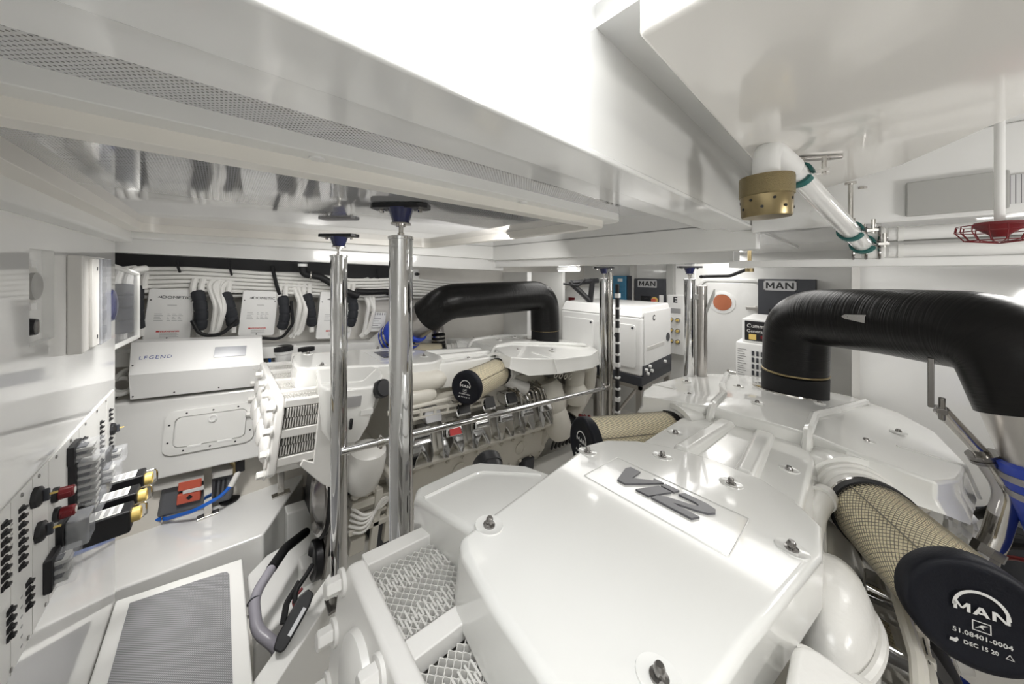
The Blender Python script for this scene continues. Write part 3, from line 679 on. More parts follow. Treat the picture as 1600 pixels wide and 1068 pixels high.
    # ---- inboard front: oil canister, brackets, wiring, belt pulley
    oc = MB(); oc.lathe((.45, s * .36, -.66), (0, s * .18, 1), [(.05, 0), (.085, .04), (.10, .12), (.10, .20), (.092, .24), (.06, .262), (.0, .268)], 28); oc = oc.build('oil_canister', M['castw'], E)
    text('!', .04, frame((.43, s * .415, -.405), (1, 0, 0), (0, s * .5, .9)), M['lprint'], oc)
    bx = MB()
    for a, b_ in (((.40, .30, -.74), (.66, .40, -.70)), ((.52, .38, -1.0), (.56, .41, -.66)), ((.60, .36, -.98), (.66, .40, -.62)), ((.40, .37, -.86), (.62, .41, -.83)), ((.42, .36, -.80), (.60, .395, -.78)), ((.42, .33, -.98), (.50, .39, -.90)), ((.44, .30, -.70), (.52, .37, -.62))):
        bx.box((a[0], min(s * a[1], s * b_[1]), a[2]), (b_[0], max(s * a[1], s * b_[1]), b_[2]))
    for i in range(3): bx.lathe((.42 + .055 * i, s * .36, -.68), (0, s, .5), [(.022, 0), (.022, .03), (.012, .032)], 14)
    bx.build('mounting_bracket', M['cast'], E, .006)
    wr = MB()
    for i in range(5): wr.tube(fillet([(.40, s * .39, -.72 - .03 * i), (.47, s * (.43 + .004 * i), -.77 - .02 * i), (.56, s * .42, -.75 + .02 * i), (.66, s * .40, -.70 - .03 * i)], .06, 5), .007 + .002 * (i % 2), 8)
    wr.build('coolant_hose', M['castw'], E)
    sidep = MB(); sidep.prism([(.62, -.30), (.70, -.34), (.69, -.66), (.62, -.74), (.585, -.62), (.58, -.42)], lambda u, v: (u, s * .31, v), lambda u, v: (u, s * .43, v)); sidep.build('oil_cooler', M['castw'], E, .03, 3)
    pu = MB(); pu.lathe((.30, s * .25, -.70), (-1, 0, 0), [(.17, 0), (.17, .03), (.155, .035), (.14, .02), (.13, .02), (.06, .05), (.0, .055)], 36); pu = pu.build('belt_pulley', M['dsteel'], E)
    MB().torus((.285, s * .25, -.70), (1, 0, 0), .172, .010, 36, 6).build('drive_belt', M['rubber'], pu)
    pu = MB(); pu.lathe((.30, s * .30, -.98), (-1, 0, 0), [(.09, 0), (.09, .03), (.08, .035), (.05, .02), (.0, .03)], 30); pu = pu.build('belt_pulley', M['black'], E)
    dk = MB(); dk.box((.33, -.30, -1.0), (.42, .30, -.58)); dk.build('front_case', M['black'], E, .01)
    rb = MB()
    for i in range(3): rb.tube([(.32, s * (.24 + .05 * i), -.78), (.31, s * (.31 + .03 * i), -1.0 - .02 * i)], .012, 8)
    rb.build('guard_rod', M['dsteel'], E)
    # mounts down to the bed
    for sg in (-1, 1):
        for x in (.62, 1.9):
            mt = MB(); mt.box((x - .06, sg * .27 - .04, -1.10), (x + .06, sg * .27 + .04, -.90)); mt.build('engine_mount', M['dgrey'], E, .008)
    return E
build_engine(.28, 1, 'near white V12 engine with its broad cover filling the foreground')
build_engine(2.21, -1, 'far white V12 engine along the port hull side beyond the chrome poles')

# ------------------------------------------------------------------ exhaust bends
def wrap_tube(name, pts, r, parent, n=40):
    """lagged exhaust run with a 'run' UV map so the wrap lies round the pipe"""
    pts = [V(p) for p in pts]; m = len(pts)
    tan = [(pts[min(i + 1, m - 1)] - pts[max(i - 1, 0)]).normalized() for i in range(m)]
    bm = bmesh.new(); uvl = bm.loops.layers.uv.new('run'); u = tan[0].orthogonal().normalized(); rings = []; ln = [0]
    for i in range(1, m): ln.append(ln[-1] + (pts[i] - pts[i - 1]).length)
    for i in range(m):
        u = (u - tan[i] * u.dot(tan[i])).normalized(); v = tan[i].cross(u)
        rings.append([bm.verts.new(pts[i] + (u * math.cos(2 * PI * k / n) + v * math.sin(2 * PI * k / n)) * r) for k in range(n)])
    for i in range(m - 1):
        for k in range(n):
            f = bm.faces.new((rings[i][k], rings[i][(k + 1) % n], rings[i + 1][(k + 1) % n], rings[i + 1][k]))
            for l, (kk, ii) in zip(f.loops, ((k, i), (k + 1, i), (k + 1, i + 1), (k, i + 1))): l[uvl].uv = (kk / n, ln[ii])
    bm.faces.new(rings[0][::-1]); bm.faces.new(rings[-1])
    bmesh.ops.recalc_face_normals(bm, faces=bm.faces)
    me = bpy.data.meshes.new(name); bm.to_mesh(me); bm.free()
    for p in me.polygons: p.use_smooth = True
    me.set_sharp_from_angle(angle=math.radians(50)); me.materials.append(M['wrap'])
    return mesh_obj(name, me, parent)
# starboard
ex = thing('exhaust_bend', 'big black lagged exhaust bend rising from the near engine and leaving to the right', 'exhaust pipe', (2.42, .25, -.71), group='lagged exhaust bends')
ex.location = (0, 0, 0)
RE = .148
P = [(2.46, .225, -.57), (2.44, .215, -.25), (2.22, -.11, -.225), (1.985, -.375, -.215), (1.93, -.475, -.593), (1.905, -.555, -.91)]
path = fillet(P[:4] + [V(P[3]).lerp(V(P[4]), .62)], [.17, .6, .24, .1], 14)
wrap_tube('lagging', path, RE, ex)
MB().cyl((2.465, .228, -.735), (2.46, .225, -.585), RE + .002, 40).build('cuff', M['rubber'], ex, .006)
MB().torus((2.46, .225, -.578), (0, 0, 1), RE - .002, .006, 40, 8).build('seam_band', M['brass'], ex)
a, b_ = V(P[3]).lerp(V(P[4]), .55), V(P[4]).lerp(V(P[5]), .45)
MB().cyl(a, b_, RE - .012, 44).build('steel_sleeve', M['brush'], ex)
ax = (V(P[5]) - V(P[4])).normalized(); a = V(P[4]) + ax * .0
MB().lathe(a, ax, [(RE - .008, 0), (RE + .002, .004), (RE + .002, .34), (RE - .008, .344)], 44).build('blue_hose', M['blue'], ex)
for h in (.035, .085): MB().lathe(a + ax * h, ax, [(RE + .0005, 0), (RE + .0055, 0), (RE + .0055, .022), (RE + .0005, .022)], 44).build('hose_clamp', M['brush'], ex)
tg = MB(); c = at(1420, 497, d=1.19); n = (V(0, 0, 0) - c).normalized(); Fm = frame(at(1342, 497, d=1.40), (V(2.22, -.11, 0) - V(1.985, -.375, 0)) * -1, n)
tg.prism([(-.045, -.010), (-.055, .0), (-.045, .010), (.028, .020), (.028, -.020)], lambda u, v: Fm @ V(u, v, -.004), lambda u, v: Fm @ V(u, v, .002))
tg.lathe(Fm @ V(-.040, 0, 0), n, [(.006, 0), (.006, .006)], 12); tg.build('lifting_tab', M['dsteel'], ex, .001)
# port
ex = thing('exhaust_bend', 'black lagged exhaust bend over the far engine ending in a blue hose', 'exhaust pipe', (0, 0, 0), group='lagged exhaust bends')
P = [(2.47, 2.16, -.60), (2.46, 2.16, -.235), (1.38, 2.30, -.245), (1.16, 2.66, -.54), (.93, 3.06, -.87)]
wrap_tube('lagging', fillet(P[:3] + [V(P[2]).lerp(V(P[3]), .42)], [.30, .26, .1], 12), RE, ex)
MB().cyl((2.47, 2.16, -.72), (2.47, 2.16, -.60), RE - .004, 36).build('cuff', M['rubber'], ex, .005)
MB().torus((2.47, 2.16, -.595), (0, 0, 1), RE - .004, .005, 36, 6).build('seam_band', M['brass'], ex)
a, b_ = V(P[2]), V(P[3])
MB().cyl(a.lerp(b_, .40), a.lerp(b_, .95), RE - .015, 36).build('steel_sleeve', M['brush'], ex)
ax = (b_ - a).normalized(); p = a.lerp(b_, .72)
MB().lathe(p, ax, [(RE - .006, 0), (RE + .004, .005), (RE + .004, .09), (RE + .016, .10), (RE + .016, .17), (RE + .004, .18), (RE + .004, .27), (RE - .006, .275)], 40).build('blue_hose', M['blue'], ex, ang=25)
for h in (.03, .06, .20, .235): MB().lathe(p + ax * h, ax, [(RE + .003, 0), (RE + .008, 0), (RE + .008, .018), (RE + .003, .018)], 40).build('hose_clamp', M['steel'], ex)
MB().cyl(a.lerp(b_, .95), V(P[4]) + (V(P[4]) - b_) * .1, RE - .004, 36).build('outlet_pipe', M['gelm'], ex)
# polished drain pipe beside the starboard exhaust
t = thing('drain_pipe', 'polished steel pipe with flange hanging from the right exhaust bend', 'pipe', (0, 0, 0))
q = [at(1452, 598, d=1.12), at(1470, 640, d=1.12), at(1538, 712, d=1.09), at(1577, 768, d=1.06), at(1556, 838, d=1.06), at(1543, 862, d=1.06)]
tb = MB(); tb.tube(fillet(q[1:3], .05), .020, 14); tb.build('upper_tube', M['steel'], t)
MB().tube(fillet([q[2], q[3], q[4], q[5]], .12, 10), .030, 18).build('bent_tube', M['steel'], t)
d1 = (q[3] - q[2]).normalized(); MB().lathe(q[2] - d1 * .03, d1, [(.016, 0), (.016, .02), (.040, .02), (.040, .032), (.036, .034), (.036, .036), (.040, .037), (.040, .048), (.032, .05)], 24).build('pipe_flange', M['dsteel'], t)
d2 = (q[5] - q[4]).normalized(); MB().lathe(q[5] - d2 * .02, d2, [(.036, 0), (.036, .03), (.030, .03), (.034, .06), (.034, .09)], 8).build('hose_fitting', M['dsteel'], t)
b = MB(); b.box(q[0] - V(.010, .010, .085), q[0] + V(.010, .004, .09)); b.box(q[1] - V(.03, .012, .008), q[1] + V(.02, .012, .012)); b.cyl(q[1] - V(.02, 0, .03), q[1] + V(-.02, 0, .05), .008); b.build('hanger_bracket', M['dsteel'], t, .003)

# ------------------------------------------------------------------ poles and rail
def pole(x, y, zt, zb, r, label, rail_z=None):
    t = thing('support_pole', label, 'pole', (x, y, zb), group='chrome deck support poles'); H = zt - zb
    MB().lathe((0, 0, 0), (0, 0, 1), [(r, .02), (r, H - .105), (r + .003, H - .104), (r + .003, H - .096), (r * .9, H - .094)], 36).build('tube', M['chrome'], t)
    b = MB(); b.lathe((0, 0, H - .098), (0, 0, 1), [(.010, 0), (.010, .012), (.007, .014), (.007, .03), (.014, .031), (.014, .042)], 12); b.build('adjusting_screw', M['steel'], t)
    MB().lathe((0, 0, H - .058), (0, 0, 1), [(.026, 0), (.027, .004), (.024, .006), (.038, .046)], 28).build('rubber_mount', M['navy'], t)
    MB().lathe((0, 0, H - .060), (0, 0, 1), [(.029, 0), (.029, .004)], 28).build('mount_washer', M['steel'], t)
    b = MB(); b.prism([(-.085, -.018), (-.072, -.032), (.072, -.032), (.085, -.018), (.085, .018), (.072, .032), (-.072, .032), (-.085, .018)], lambda u, v: (u * .7071 - v * .7071, u * -.7071 - v * .7071, H - .014), lambda u, v: (u * .7071 - v * .7071, u * -.7071 - v * .7071, H))
    b.build('head_plate', M['black'], t, .002)
    b = MB()
    for sg in (-1, 1): b.lathe((sg * .058 * .7071, -sg * .058 * .7071, H - .014), (0, 0, -1), [(.010, 0), (.010, .003), (.006, .004), (.006, .010)], 6)
    b.build('bolt', M['steel'], t)
    b = MB(); b.box((-.05, -.04, 0), (.05, .04, .012)); b.lathe((0, 0, .012), (0, 0, 1), [(r + .006, 0), (r + .006, .05)], 24); b.build('foot', M['dsteel'], t, .002)
    return t
pole(.394, .915, .202, -1.93, .034, 'chrome pole standing just behind the near engine cooler, thickest of the poles')
pole(.39, 1.575, .172, -1.49, .0345, 'chrome pole with foot on the diagonal knee, left of the thick pole')
pole(2.36, 1.41, .045, -1.93, .036, 'chrome pole with a cable ladder strip beside it, carrying the end of the rail')
pole(2.54, .81, .045, -1.93, .036, 'chrome pole left of the white door')
r = thing('guard_rail', 'chrome guard rail sloping from the left pole along the far engine', 'rail', (0, 0, 0))
A, B = at(528, 698, x=.39), at(940, 602, x=2.36); B = V(2.36, 1.375, B.z); A = V(.39, 1.54, A.z)
MB().tube([A, B], .0155, 14).build('tube', M['chrome'], r)
for u in (.085, .985):
    p = A.lerp(B, u); b = MB(); d = (B - A).normalized(); b.lathe(p - d * .015, d, [(.021, 0), (.021, .03)], 14); b.box(p - V(.006, .008, .03), p + V(.006, .008, .032)); b.build('clamp', M['steel'], r, .002)
# wire ladder strip and tube beside the third pole
t = thing('cable_tray', 'narrow upright cable tray with white ties beside the pole at the rail end', 'cable tray', (2.40, 1.31, -1.9))
MB().box((-.012, -.012, 0), (.012, .012, 1.80)).build('cable', M['black'], t); MB().cyl((-.03, .045, 0), (-.03, .045, 1.90), .02, 18).build('side_tube', M['steel'], t)
for i in range(13): MB().box((-.018, -.02, .55 + i * .095), (.016, .016, .565 + i * .095 + (.02 if i % 3 == 0 else 0))).build('cable_tie', M['white'], t)
t = thing('side_tube', 'dull steel tube with clamp arms fixed along the pole left of the door', 'tube', (2.58, .74, -1.9))
MB().cyl((0, 0, 0), (0, 0, 1.80), .034, 20).build('tube', M['brush'], t)
b = MB(); b.box((-.06, -.10, .88), (.02, .08, .91)); b.cyl((-.04, -.11, .86), (-.04, -.11, .92), .018, 12); b.build('clamp_arm', M['steel'], t, .003)
b = MB(); b.box((-.03, -.02, 1.70), (.03, .09, 1.74)); b.hexa([(-.02, -.03, 1.60), (.02, -.03, 1.60), (.02, -.08, 1.74), (-.02, -.08, 1.74), (-.02, -.03, 1.64), (.02, -.03, 1.64), (.02, -.08, 1.78), (-.02, -.08, 1.78)]); b.build('upper_bracket', M['grey'], t, .003)
# brass nozzle on a hose near the door
t = thing('spray_nozzle', 'small brass nozzle on a black hose above the white door', 'nozzle', (0, 0, 0))
p = at(1171, 419, d=2.2); MB().lathe(p + V(0, 0, .03), (0, 0, -1), [(.03, 0), (.03, .025), (.026, .027), (.026, .055)], 18).build('nozzle', M['brass'], t)
MB().tube(fillet([p, p + V(.02, .12, -.055), p + V(.06, .28, -.06), (2.56, .74, p.z - .06)], .1), .012, 10).build('hose', M['rubber'], t)
MB().cyl(p + V(0, 0, .03), p + V(0, 0, .19), .012, 10).build('stem', M['brass'], t)

# ------------------------------------------------------------------ overhead vent pipe
t = thing('vent_pipe', 'clear lined white pipe with elbow and perforated brass strainer under the overhead panel', 'pipe', (0, 0, 0))
e = [at(1189, 285, d=.74), at(1197, 236, d=.74), at(1236, 262, d=.80), at(1352, 386, d=1.10)]
e[0].x, e[0].y = e[1].x, e[1].y
MB().tube(fillet([e[0], e[1] + V(0, 0, .012), e[2]], [.05], 10), .0265, 22).build('elbow', M['white'], t)
MB().tube([e[2].lerp(e[3], -.02), e[3]], .0245, 24).build('straight_run', M['cpipe'], t)
p = e[0]; st = MB(); st.lathe(p + V(0, 0, .012), (0, 0, -1), [(.030, -.002), (.0515, 0), (.0525, .005), (.0525, .044), (.050, .046)], 40); st.build('strainer_collar', M['brassd'], t)
st = MB(); st.lathe(p + V(0, 0, -.034), (0, 0, -1), [(.050, 0), (.048, .045), (.046, .048), (.001, .050)], 40); st.build('strainer', M['brass'], t)
h = MB()
for i in range(14):
    a = 2 * PI * i / 14; z = -.045 - .018 * (i % 2); rr = .0497
    h.lathe(p + V(rr * math.cos(a), rr * math.sin(a), z), (math.cos(a), math.sin(a), 0), [(.0032, -.002), (.0032, .0006)], 10)
h.build('strainer_holes', M['black'], t, kind='stuff')
d = (e[3] - e[2]).normalized(); c = e[2] + d * .045
def clampset(c, d, name='pipe_clamp', label='', full=True):
    k = thing(name, label, 'clamp', (0, 0, 0))
    u = d.cross(V(0, 0, 1)).normalized(); v = u.cross(d)
    for a0, a1 in ((-200, -20), (5, 120)):
        pts = []
        b = MB(); n = 14; rr = []
        for rad, hh in ((.0255, -.010), (.032, -.010), (.032, .010), (.0255, .010)):
            rr.append([b.bm.verts.new(c + d * hh + (u * math.cos(math.radians(a0 + (a1 - a0) * i / n)) + v * math.sin(math.radians(a0 + (a1 - a0) * i / n))) * rad) for i in range(n + 1)])
        for A_, B_ in zip(rr, rr[1:] + rr[:1]):
            for i in range(n): b.bm.faces.new((A_[i], A_[i + 1], B_[i + 1], B_[i]))
        b.bm.faces.new([q_[0] for q_ in rr]); b.bm.faces.new([q_[-1] for q_ in rr][::-1])
        b.build('rubber_lining', M['teal'], k)
    b = MB(); q0 = c + u * .028
    b.box(q0 + V(-.012, -.012, -.006) + u * .02, q0 + V(.012, .012, .002) + u * .02); b.lathe(q0 + u * .022 + V(0, 0, -.012), (0, 0, 1), [(.005, 0), (.005, .045)], 10); b.build('clamp_bolt', M['steel'], k)
    q0 = c + V(0, 0, .032); top = .298
    b = MB(); b.lathe(q0, (0, 0, 1), [(.011, 0), (.011, .010), (.006, .011), (.006, top - q0.z - .012), (.014, top - q0.z - .011), (.014, top - q0.z - .004)], 12); b.build('hanger_stud', M['steel'], k)
    if full:
        b = MB(); pl = [(-.02, -.011), (.092, -.011), (.100, 0), (.092, .011), (-.02, .011)]
        dirp = V(.60, -.80, 0); per = dirp.cross(V(0, 0, 1))
        b.prism(pl, lambda a_, b__: q0 * 0 + V(q0.x, q0.y, top - .006) + dirp * a_ + per * b__, lambda a_, b__: V(q0.x, q0.y, top) + dirp * a_ + per * b__)
        b.lathe(V(q0.x, q0.y, top - .006) + dirp * .066, (0, 0, -1), [(.007, 0), (.007, .003)], 6); b.build('hanger_plate', M['brush'], k, .001)
    return k
clampset(c, d, label='green lined steel pipe clamp with hanger plate behind the brass strainer elbow')
clampset(e[3] - d * .16, d, label='green lined pipe clamp at the far end of the clear pipe', full=False)
clampset(e[3] - d * .03, d, label='last green lined pipe clamp, at the corner of the clear pipe', full=False)
# cross pipes with couplings
for px, py, rad, lbl in ((1388, 366, .0215, 'upper white cross pipe under the starboard overhead beam'), (1388, 392, .020, 'lower white cross pipe at the end of the clear pipe')):
    A = at(px, py, d=1.06); t = thing('cross_pipe', lbl, 'pipe', (0, 0, 0)); B = A + V(-.02, -1.1, 0)
    MB().cyl(A, B, rad, 20).build('tube', M['white'], t)
    k = MB(); dd = (B - A).normalized()
    k.lathe(A - dd * .06, dd, [(rad * .9, 0), (rad * 1.18, .004), (rad * 1.18, .05), (rad, .054)], 20); k.lathe(A + dd * .02, dd, [(rad * .9, 0), (rad * 1.15, .0), (rad * 1.15, .012), (rad, .012)], 20); k.build('coupling', M['gelm'], t)
    k = MB()
    for i in range(3): k.torus(A - dd * (.02 + .03 * i), dd, rad * 1.22, .004, 18, 6); k.box(A - dd * (.02 + .03 * i) + V(-.008, -.006, rad * 1.2), A - dd * (.02 + .03 * i) + V(.03, .006, rad * 1.2 + .008))
    k.build('band_clamp', M['dsteel'], t)
# red heat detector in wire guard
t = thing('heat_detector', 'dark red overhead detector inside a wire guard, far upper right', 'detector', (0, 0, 0))
c = at(1562, 366, d=.76)
MB().lathe(c + V(0, 0, .03), (0, 0, -1), [(.036, 0), (.04, .008), (.03, .018), (.016, .03), (.010, .036)], 24).build('detector_head', M['red'], t)
b = MB()
for i in range(8):
    a = PI * i / 8
    b.tube([c + V(math.cos(a) * r_, math.sin(a) * r_, z) for r_, z in ((-.062, .022), (-.064, .008), (-.05, -.014), (0, -.022), (.05, -.014), (.064, .008), (.062, .022))], .0012, 5)
for r_, z in ((.062, .022), (.064, .008), (.05, -.014)): b.torus(c + V(0, 0, z), (0, 0, 1), r_, .0012, 30, 5)
b.build('wire_guard', M['red'], t); MB().cyl(c + V(0, 0, .03), V(c.x, c.y, .42), .008).build('ceiling_stem', M['white'], t)

# ------------------------------------------------------------------ aft: generators, panels
t = thing('generator', 'large white generator housing on a steel stand left of the door', 'generator', (2.9, 1.34, -.99))
X, Y, H = .72, .95, .655
b = MB(); b.hexa([(0, 0, .0), (X, 0, 0), (X, Y, 0), (0, Y, 0), (.0, .0, H - .10), (X, 0, H - .10), (X, Y, H - .10), (0, Y, H - .10)]); b.build('housing', M['white'], t, .02, 3)
b = MB(); b.hexa([(.0, .0, H - .10), (X, 0, H - .10), (X, Y, H - .10), (0, Y, H - .10), (.05, .02, H), (X - .02, .02, H), (X - .02, Y - .02, H), (.05, Y - .02, H)]); b.build('lid', M['white'], t, .012, 3)
for y0, y1 in ((.05, .47), (.51, .92)):
    b = MB(); b.prism(rrect(y0, .07, y1, H - .17, .03), lambda u, v: (-.001, u, v), lambda u, v: (-.014, u, v)); b.build('door_panel', M['lgrey'] if 0 else M['white'], t, .005)
    MB().lathe((-.012, y0 + .03, H - .20), (-1, 0, 0), [(.012, 0), (.012, .006)], 14).build('latch', M['dgrey'], t)
b = MB(); b.box((.05, -.012, .10), (X - .04, -.001, H - .05)); b.build('end_panel', M['white'], t, .004)
b = MB(); b.box((.10, -.016, .235), (.50, -.010, .27)); b.build('end_slot', M['lgrey'], t, .002)
MB().lathe((.60, -.012, .30), (0, -1, 0), [(.045, 0), (.045, .005)], 20).build('round_vent', M['dgrey'], t)
b = MB(); b.box((.02, -.014, .0), (X - .02, -.001, .10)); b.box((-.005, -.004, -.09), (X + .004, Y + .004, .0)); b.build('base_tray', M['dgrey'], t, .004)
b = MB()
for x, z in ((.06, .06), (.14, .08), (.18, .03), (.09, .02), (.5, .06)): b.lathe((x, -.014, z), (0, -1, 0), [(.016, 0), (.016, .02), (.010, .022)], 12)
b.build('connector', M['white'], t)
emb = text('C', .075, frame((.25, -.013, H - .12), (1, 0, 0), (0, -1, 0)), M['print'], t, bold=.003)
text('C', .06, frame((-.016, .25, .36), (0, -1, 0), (-1, 0, 0)), M['print'], t, bold=.003)
st = MB()
for x, y in ((.03, .03), (X - .03, .03), (.03, Y - .03), (X - .03, Y - .03)): st.box((x - .025, y - .025, -.95), (x + .025, y + .025, -.09))
st.build('stand_leg', M['brush'], t)
st = MB(); st.tube([(.03, .06, -.13), (.03, .45, -.70)], .014, 8); st.tube([(.06, .03, -.13), (.55, .03, -.6)], .014, 8); st.box((0, 0, -.125), (X, .03, -.09)); st.box((0, 0, -.125), (.03, Y, -.09)); st.build('stand_brace', M['brush'], t)
t = thing('generator', 'second generator with black control panel and vent grille behind the right exhaust cuff', 'generator', (3.28, .18, -1.0))
MB().box((0, 0, 0), (.5, .50, .40)).build('housing', M['white'], t, .01)
b = MB()
for i in range(9):
    for j in range(5): b.box((-.006, .13 + i * .030, .08 + j * .055), (.001, .146 + i * .030, .118 + j * .055))
b.build('vent_slots', M['dgrey'], t, kind='stuff')
b = MB()
for j in range(13): b.box((-.003, .425 + .02 * ((j * 7) % 3) / 2, .10 + j * .02), (.0, .485, .106 + j * .02))
b.build('label_print', M['lprint'], t, kind='stuff')
MB().box((.03, 0, .40), (.5, .46, .60)).build('control_box', M['white'], t, .006); MB().box((.02, .02, .42), (.032, .44, .585)).build('control_panel', M['black'], t, .004)
Fm = frame((.0185, .425, .545), (0, -1, 0), (-1, 0, 0)); text('Cummins Onan', .044, Fm, M['wprint'], t, align='LEFT'); text('Generator', .036, Fm @ Matrix.Translation((0, -.044, 0)), M['wprint'], t, align='LEFT')
MB().box((.014, .36, .43), (.022, .41, .475)).build('yellow_label', M['yellow'], t); MB().box((.014, .30, .445), (.022, .33, .47)).build('red_button', M['red'], t); MB().box((.014, .18, .435), (.022, .24, .46)).build('white_label', M['white'], t)
MB().box((.06, .06, -.92), (.46, .44, 0)).build('plinth', M['gelm'], t)
def panel(y0, y1, z0, z1, label, yell=True):
    t = thing('control_cabinet', label, 'control panel', (XA - .12, 0, 0), group='dark engine control cabinets')
    MB().box((0, y0, z0), (.119, y1, z1)).build('cabinet', M['dgrey'], t, .006); w_ = y1 - y0
    b = MB(); b.box((-.010, y1 - .30, z1 - .115), (0, y1 - .05, z1 - .105)); b.box((-.010, y1 - .30, z1 - .025), (0, y1 - .05, z1 - .015)); b.box((-.010, y1 - .06, z1 - .115), (0, y1 - .05, z1 - .015)); b.box((-.010, y1 - .30, z1 - .115), (0, y1 - .29, z1 - .015))
    b.build('badge_frame', M['plate'], t); MB().box((-.004, y1 - .295, z1 - .108), (0, y1 - .055, z1 - .02)).build('badge_back', M['plate'], t)
    man(frame((-.0045, y1 - .175, z1 - .064), (0, -1, 0), (-1, 0, 0)), .062, .066, M['black'], t)
    MB().box((-.008, y1 - .22, z0 + .09), (0, y1 - .09, z0 + .18)).build('display', M['black'], t, .004)
    text('. . .', .03, frame((-.009, y1 - .16, z0 + .16), (0, -1, 0), (-1, 0, 0)), M['lprint'], t)
    if yell:
        MB().lathe((0, y1 - .27, z0 + .13), (-1, 0, 0), [(.042, 0), (.042, .008)], 20).build('yellow_disc', M['yellow'], t); MB().lathe((-.008, y1 - .27, z0 + .13), (-1, 0, 0), [(.022, 0), (.022, .03), (.026, .032), (.026, .04)], 16).build('stop_button', M['orange'], t)
    MB().box((-.006, y0 + .02, z0 + .03), (0, y0 + .07, z0 + .2)).build('side_label', M['white'], t)
    b = MB(); b.tube(fillet([(.03, y0 + .08, z0), (.0, y0 + .08, z0 - .10), (.02, y0 - .04, z0 - .14), (.10, y0 - .10, z0 - .06)], .06), .018, 8); b.build('cable', M['black'], t)
panel(1.58, 1.98, -.49, -.085, 'dark engine control cabinet with yellow stop switch above the white generator')
panel(.22, .655, -.55, -.07, 'dark engine control cabinet right of the white door', False)
sbox('trim_28', (XA - .10, 1.50, -.60), (XA - .001, 1.575, .1), 'grey'); sbox('trim_29', (XA - .09, 2.0, -.6), (XA - .001, 2.06, .12), 'lgrey'); sbox('trim_30', (XA - .06, 1.26, -1.6), (XA - .001, 1.30, .15), 'gel', .01)
t = thing('battery_charger', 'blue finned battery charger left of the dark cabinet', 'charger', (XA - .12, 2.10, -.45))
MB().box((0, 0, 0), (.119, .22, .40)).build('case', M['charger'], t, .008)
b = MB()
for i in range(6): b.box((-.008, .02, .04 + i * .045), (0, .20, .062 + i * .045))
b.build('fins', M['charger'], t, .002); MB().box((-.006, .05, .32), (0, .12, .36)).build('white_label', M['white'], t); MB().box((.02, -.07, .02), (.119, -.002, .40)).build('side_case', M['dgrey'], t, .004)
t = thing('connection_box', 'white connection box with yellow plugs on the aft bulkhead', 'electrical box', (XA - .14, 1.36, -1.0))
MB().box((0, 0, 0), (.139, .19, .72)).build('box', M['white'], t, .008); text('E', .10, frame((-.001, .095, .66), (0, -1, 0), (-1, 0, 0)), M['print'], t, bold=.003)
MB().box((-.004, .03, .50), (0, .15, .56)).build('grey_label', M['plate'], t)
for i in range(6):
    y, z = .06 + .075 * (i % 2), .42 - .13 * (i // 2); k = MB(); k.lathe((0, y, z), (-1, 0, 0), [(.028, 0), (.028, .02), (.018, .022)], 14); k = k.build('socket', M['steel'], t)
    MB().lathe((-.022, y, z), (-1, 0, 0), [(.016, 0), (.016, .02)], 12).build('plug', M['yellow'], k)
# canister and frame between the port exhaust and the generator
t = thing('white_canister', 'white domed canister behind the port exhaust bend', 'tank', (3.7, 2.58, -.44))
MB().lathe((0, .1, 0), (0, -1, 0), [(.15, -.12), (.22, -.08), (.23, .0), (.23, .38), (.20, .44), (.1, .48)], 32).build('body', M['white'], t); MB().box((-.235, -.06, .02), (-.215, .03, .10)).build('red_label', M['red'], t)
t = thing('bracket_frame', 'black angled bracket with hoses in front of the white canister', 'bracket', (0, 0, 0))
b = MB(); b.tube([at(890, 440, d=3.5), at(922, 470, d=3.5)], .03, 8); b.tube([at(895, 442, d=3.5), at(935, 438, d=3.5)], .03, 8); b.tube([at(926, 435, d=3.5), at(922, 474, d=3.5)], .03, 8); b.build('strut', M['black'], t)
b = MB(); b.tube(fillet([at(880, 443, d=3.5), at(905, 446, d=3.45), at(915, 436, d=3.4)], .05), .012, 6); b.build('hose', M['dark'], t)
t = thing('grey_locker', 'grey locker between white partitions behind the port exhaust bend', 'locker', (2.68, 2.46, -1.2)); MB().box((0, 0, 0), (.28, .4, .72)).build('body', M['grey'], t, .01); MB().box((-.012, .03, .03), (0, .37, .69)).build('door', M['lgrey'], t, .006); MB().box((-.02, .05, .62), (-.010, .09, .68)).build('latch', M['dgrey'], t)
t = thing('vent_stub', 'black rubber hose with steel clamps standing on the far engine beside the blue hose', 'hose', (0, 0, 0))
p = at(685, 548, d=2.95); MB().cyl(p - V(0, 0, .10), p + V(0, 0, .16), .062, 20).build('hose', M['rubber'], t); MB().cyl(p + V(0, 0, .16), p + V(.02, .06, .34), .055, 20).build('pipe', M['brush'], t)
for h in (.10, .135): MB().lathe(p + V(0, 0, h), (0, 0, 1), [(.062, 0), (.067, 0), (.067, .014), (.062, .014)], 20).build('hose_clamp', M['steel'], t)

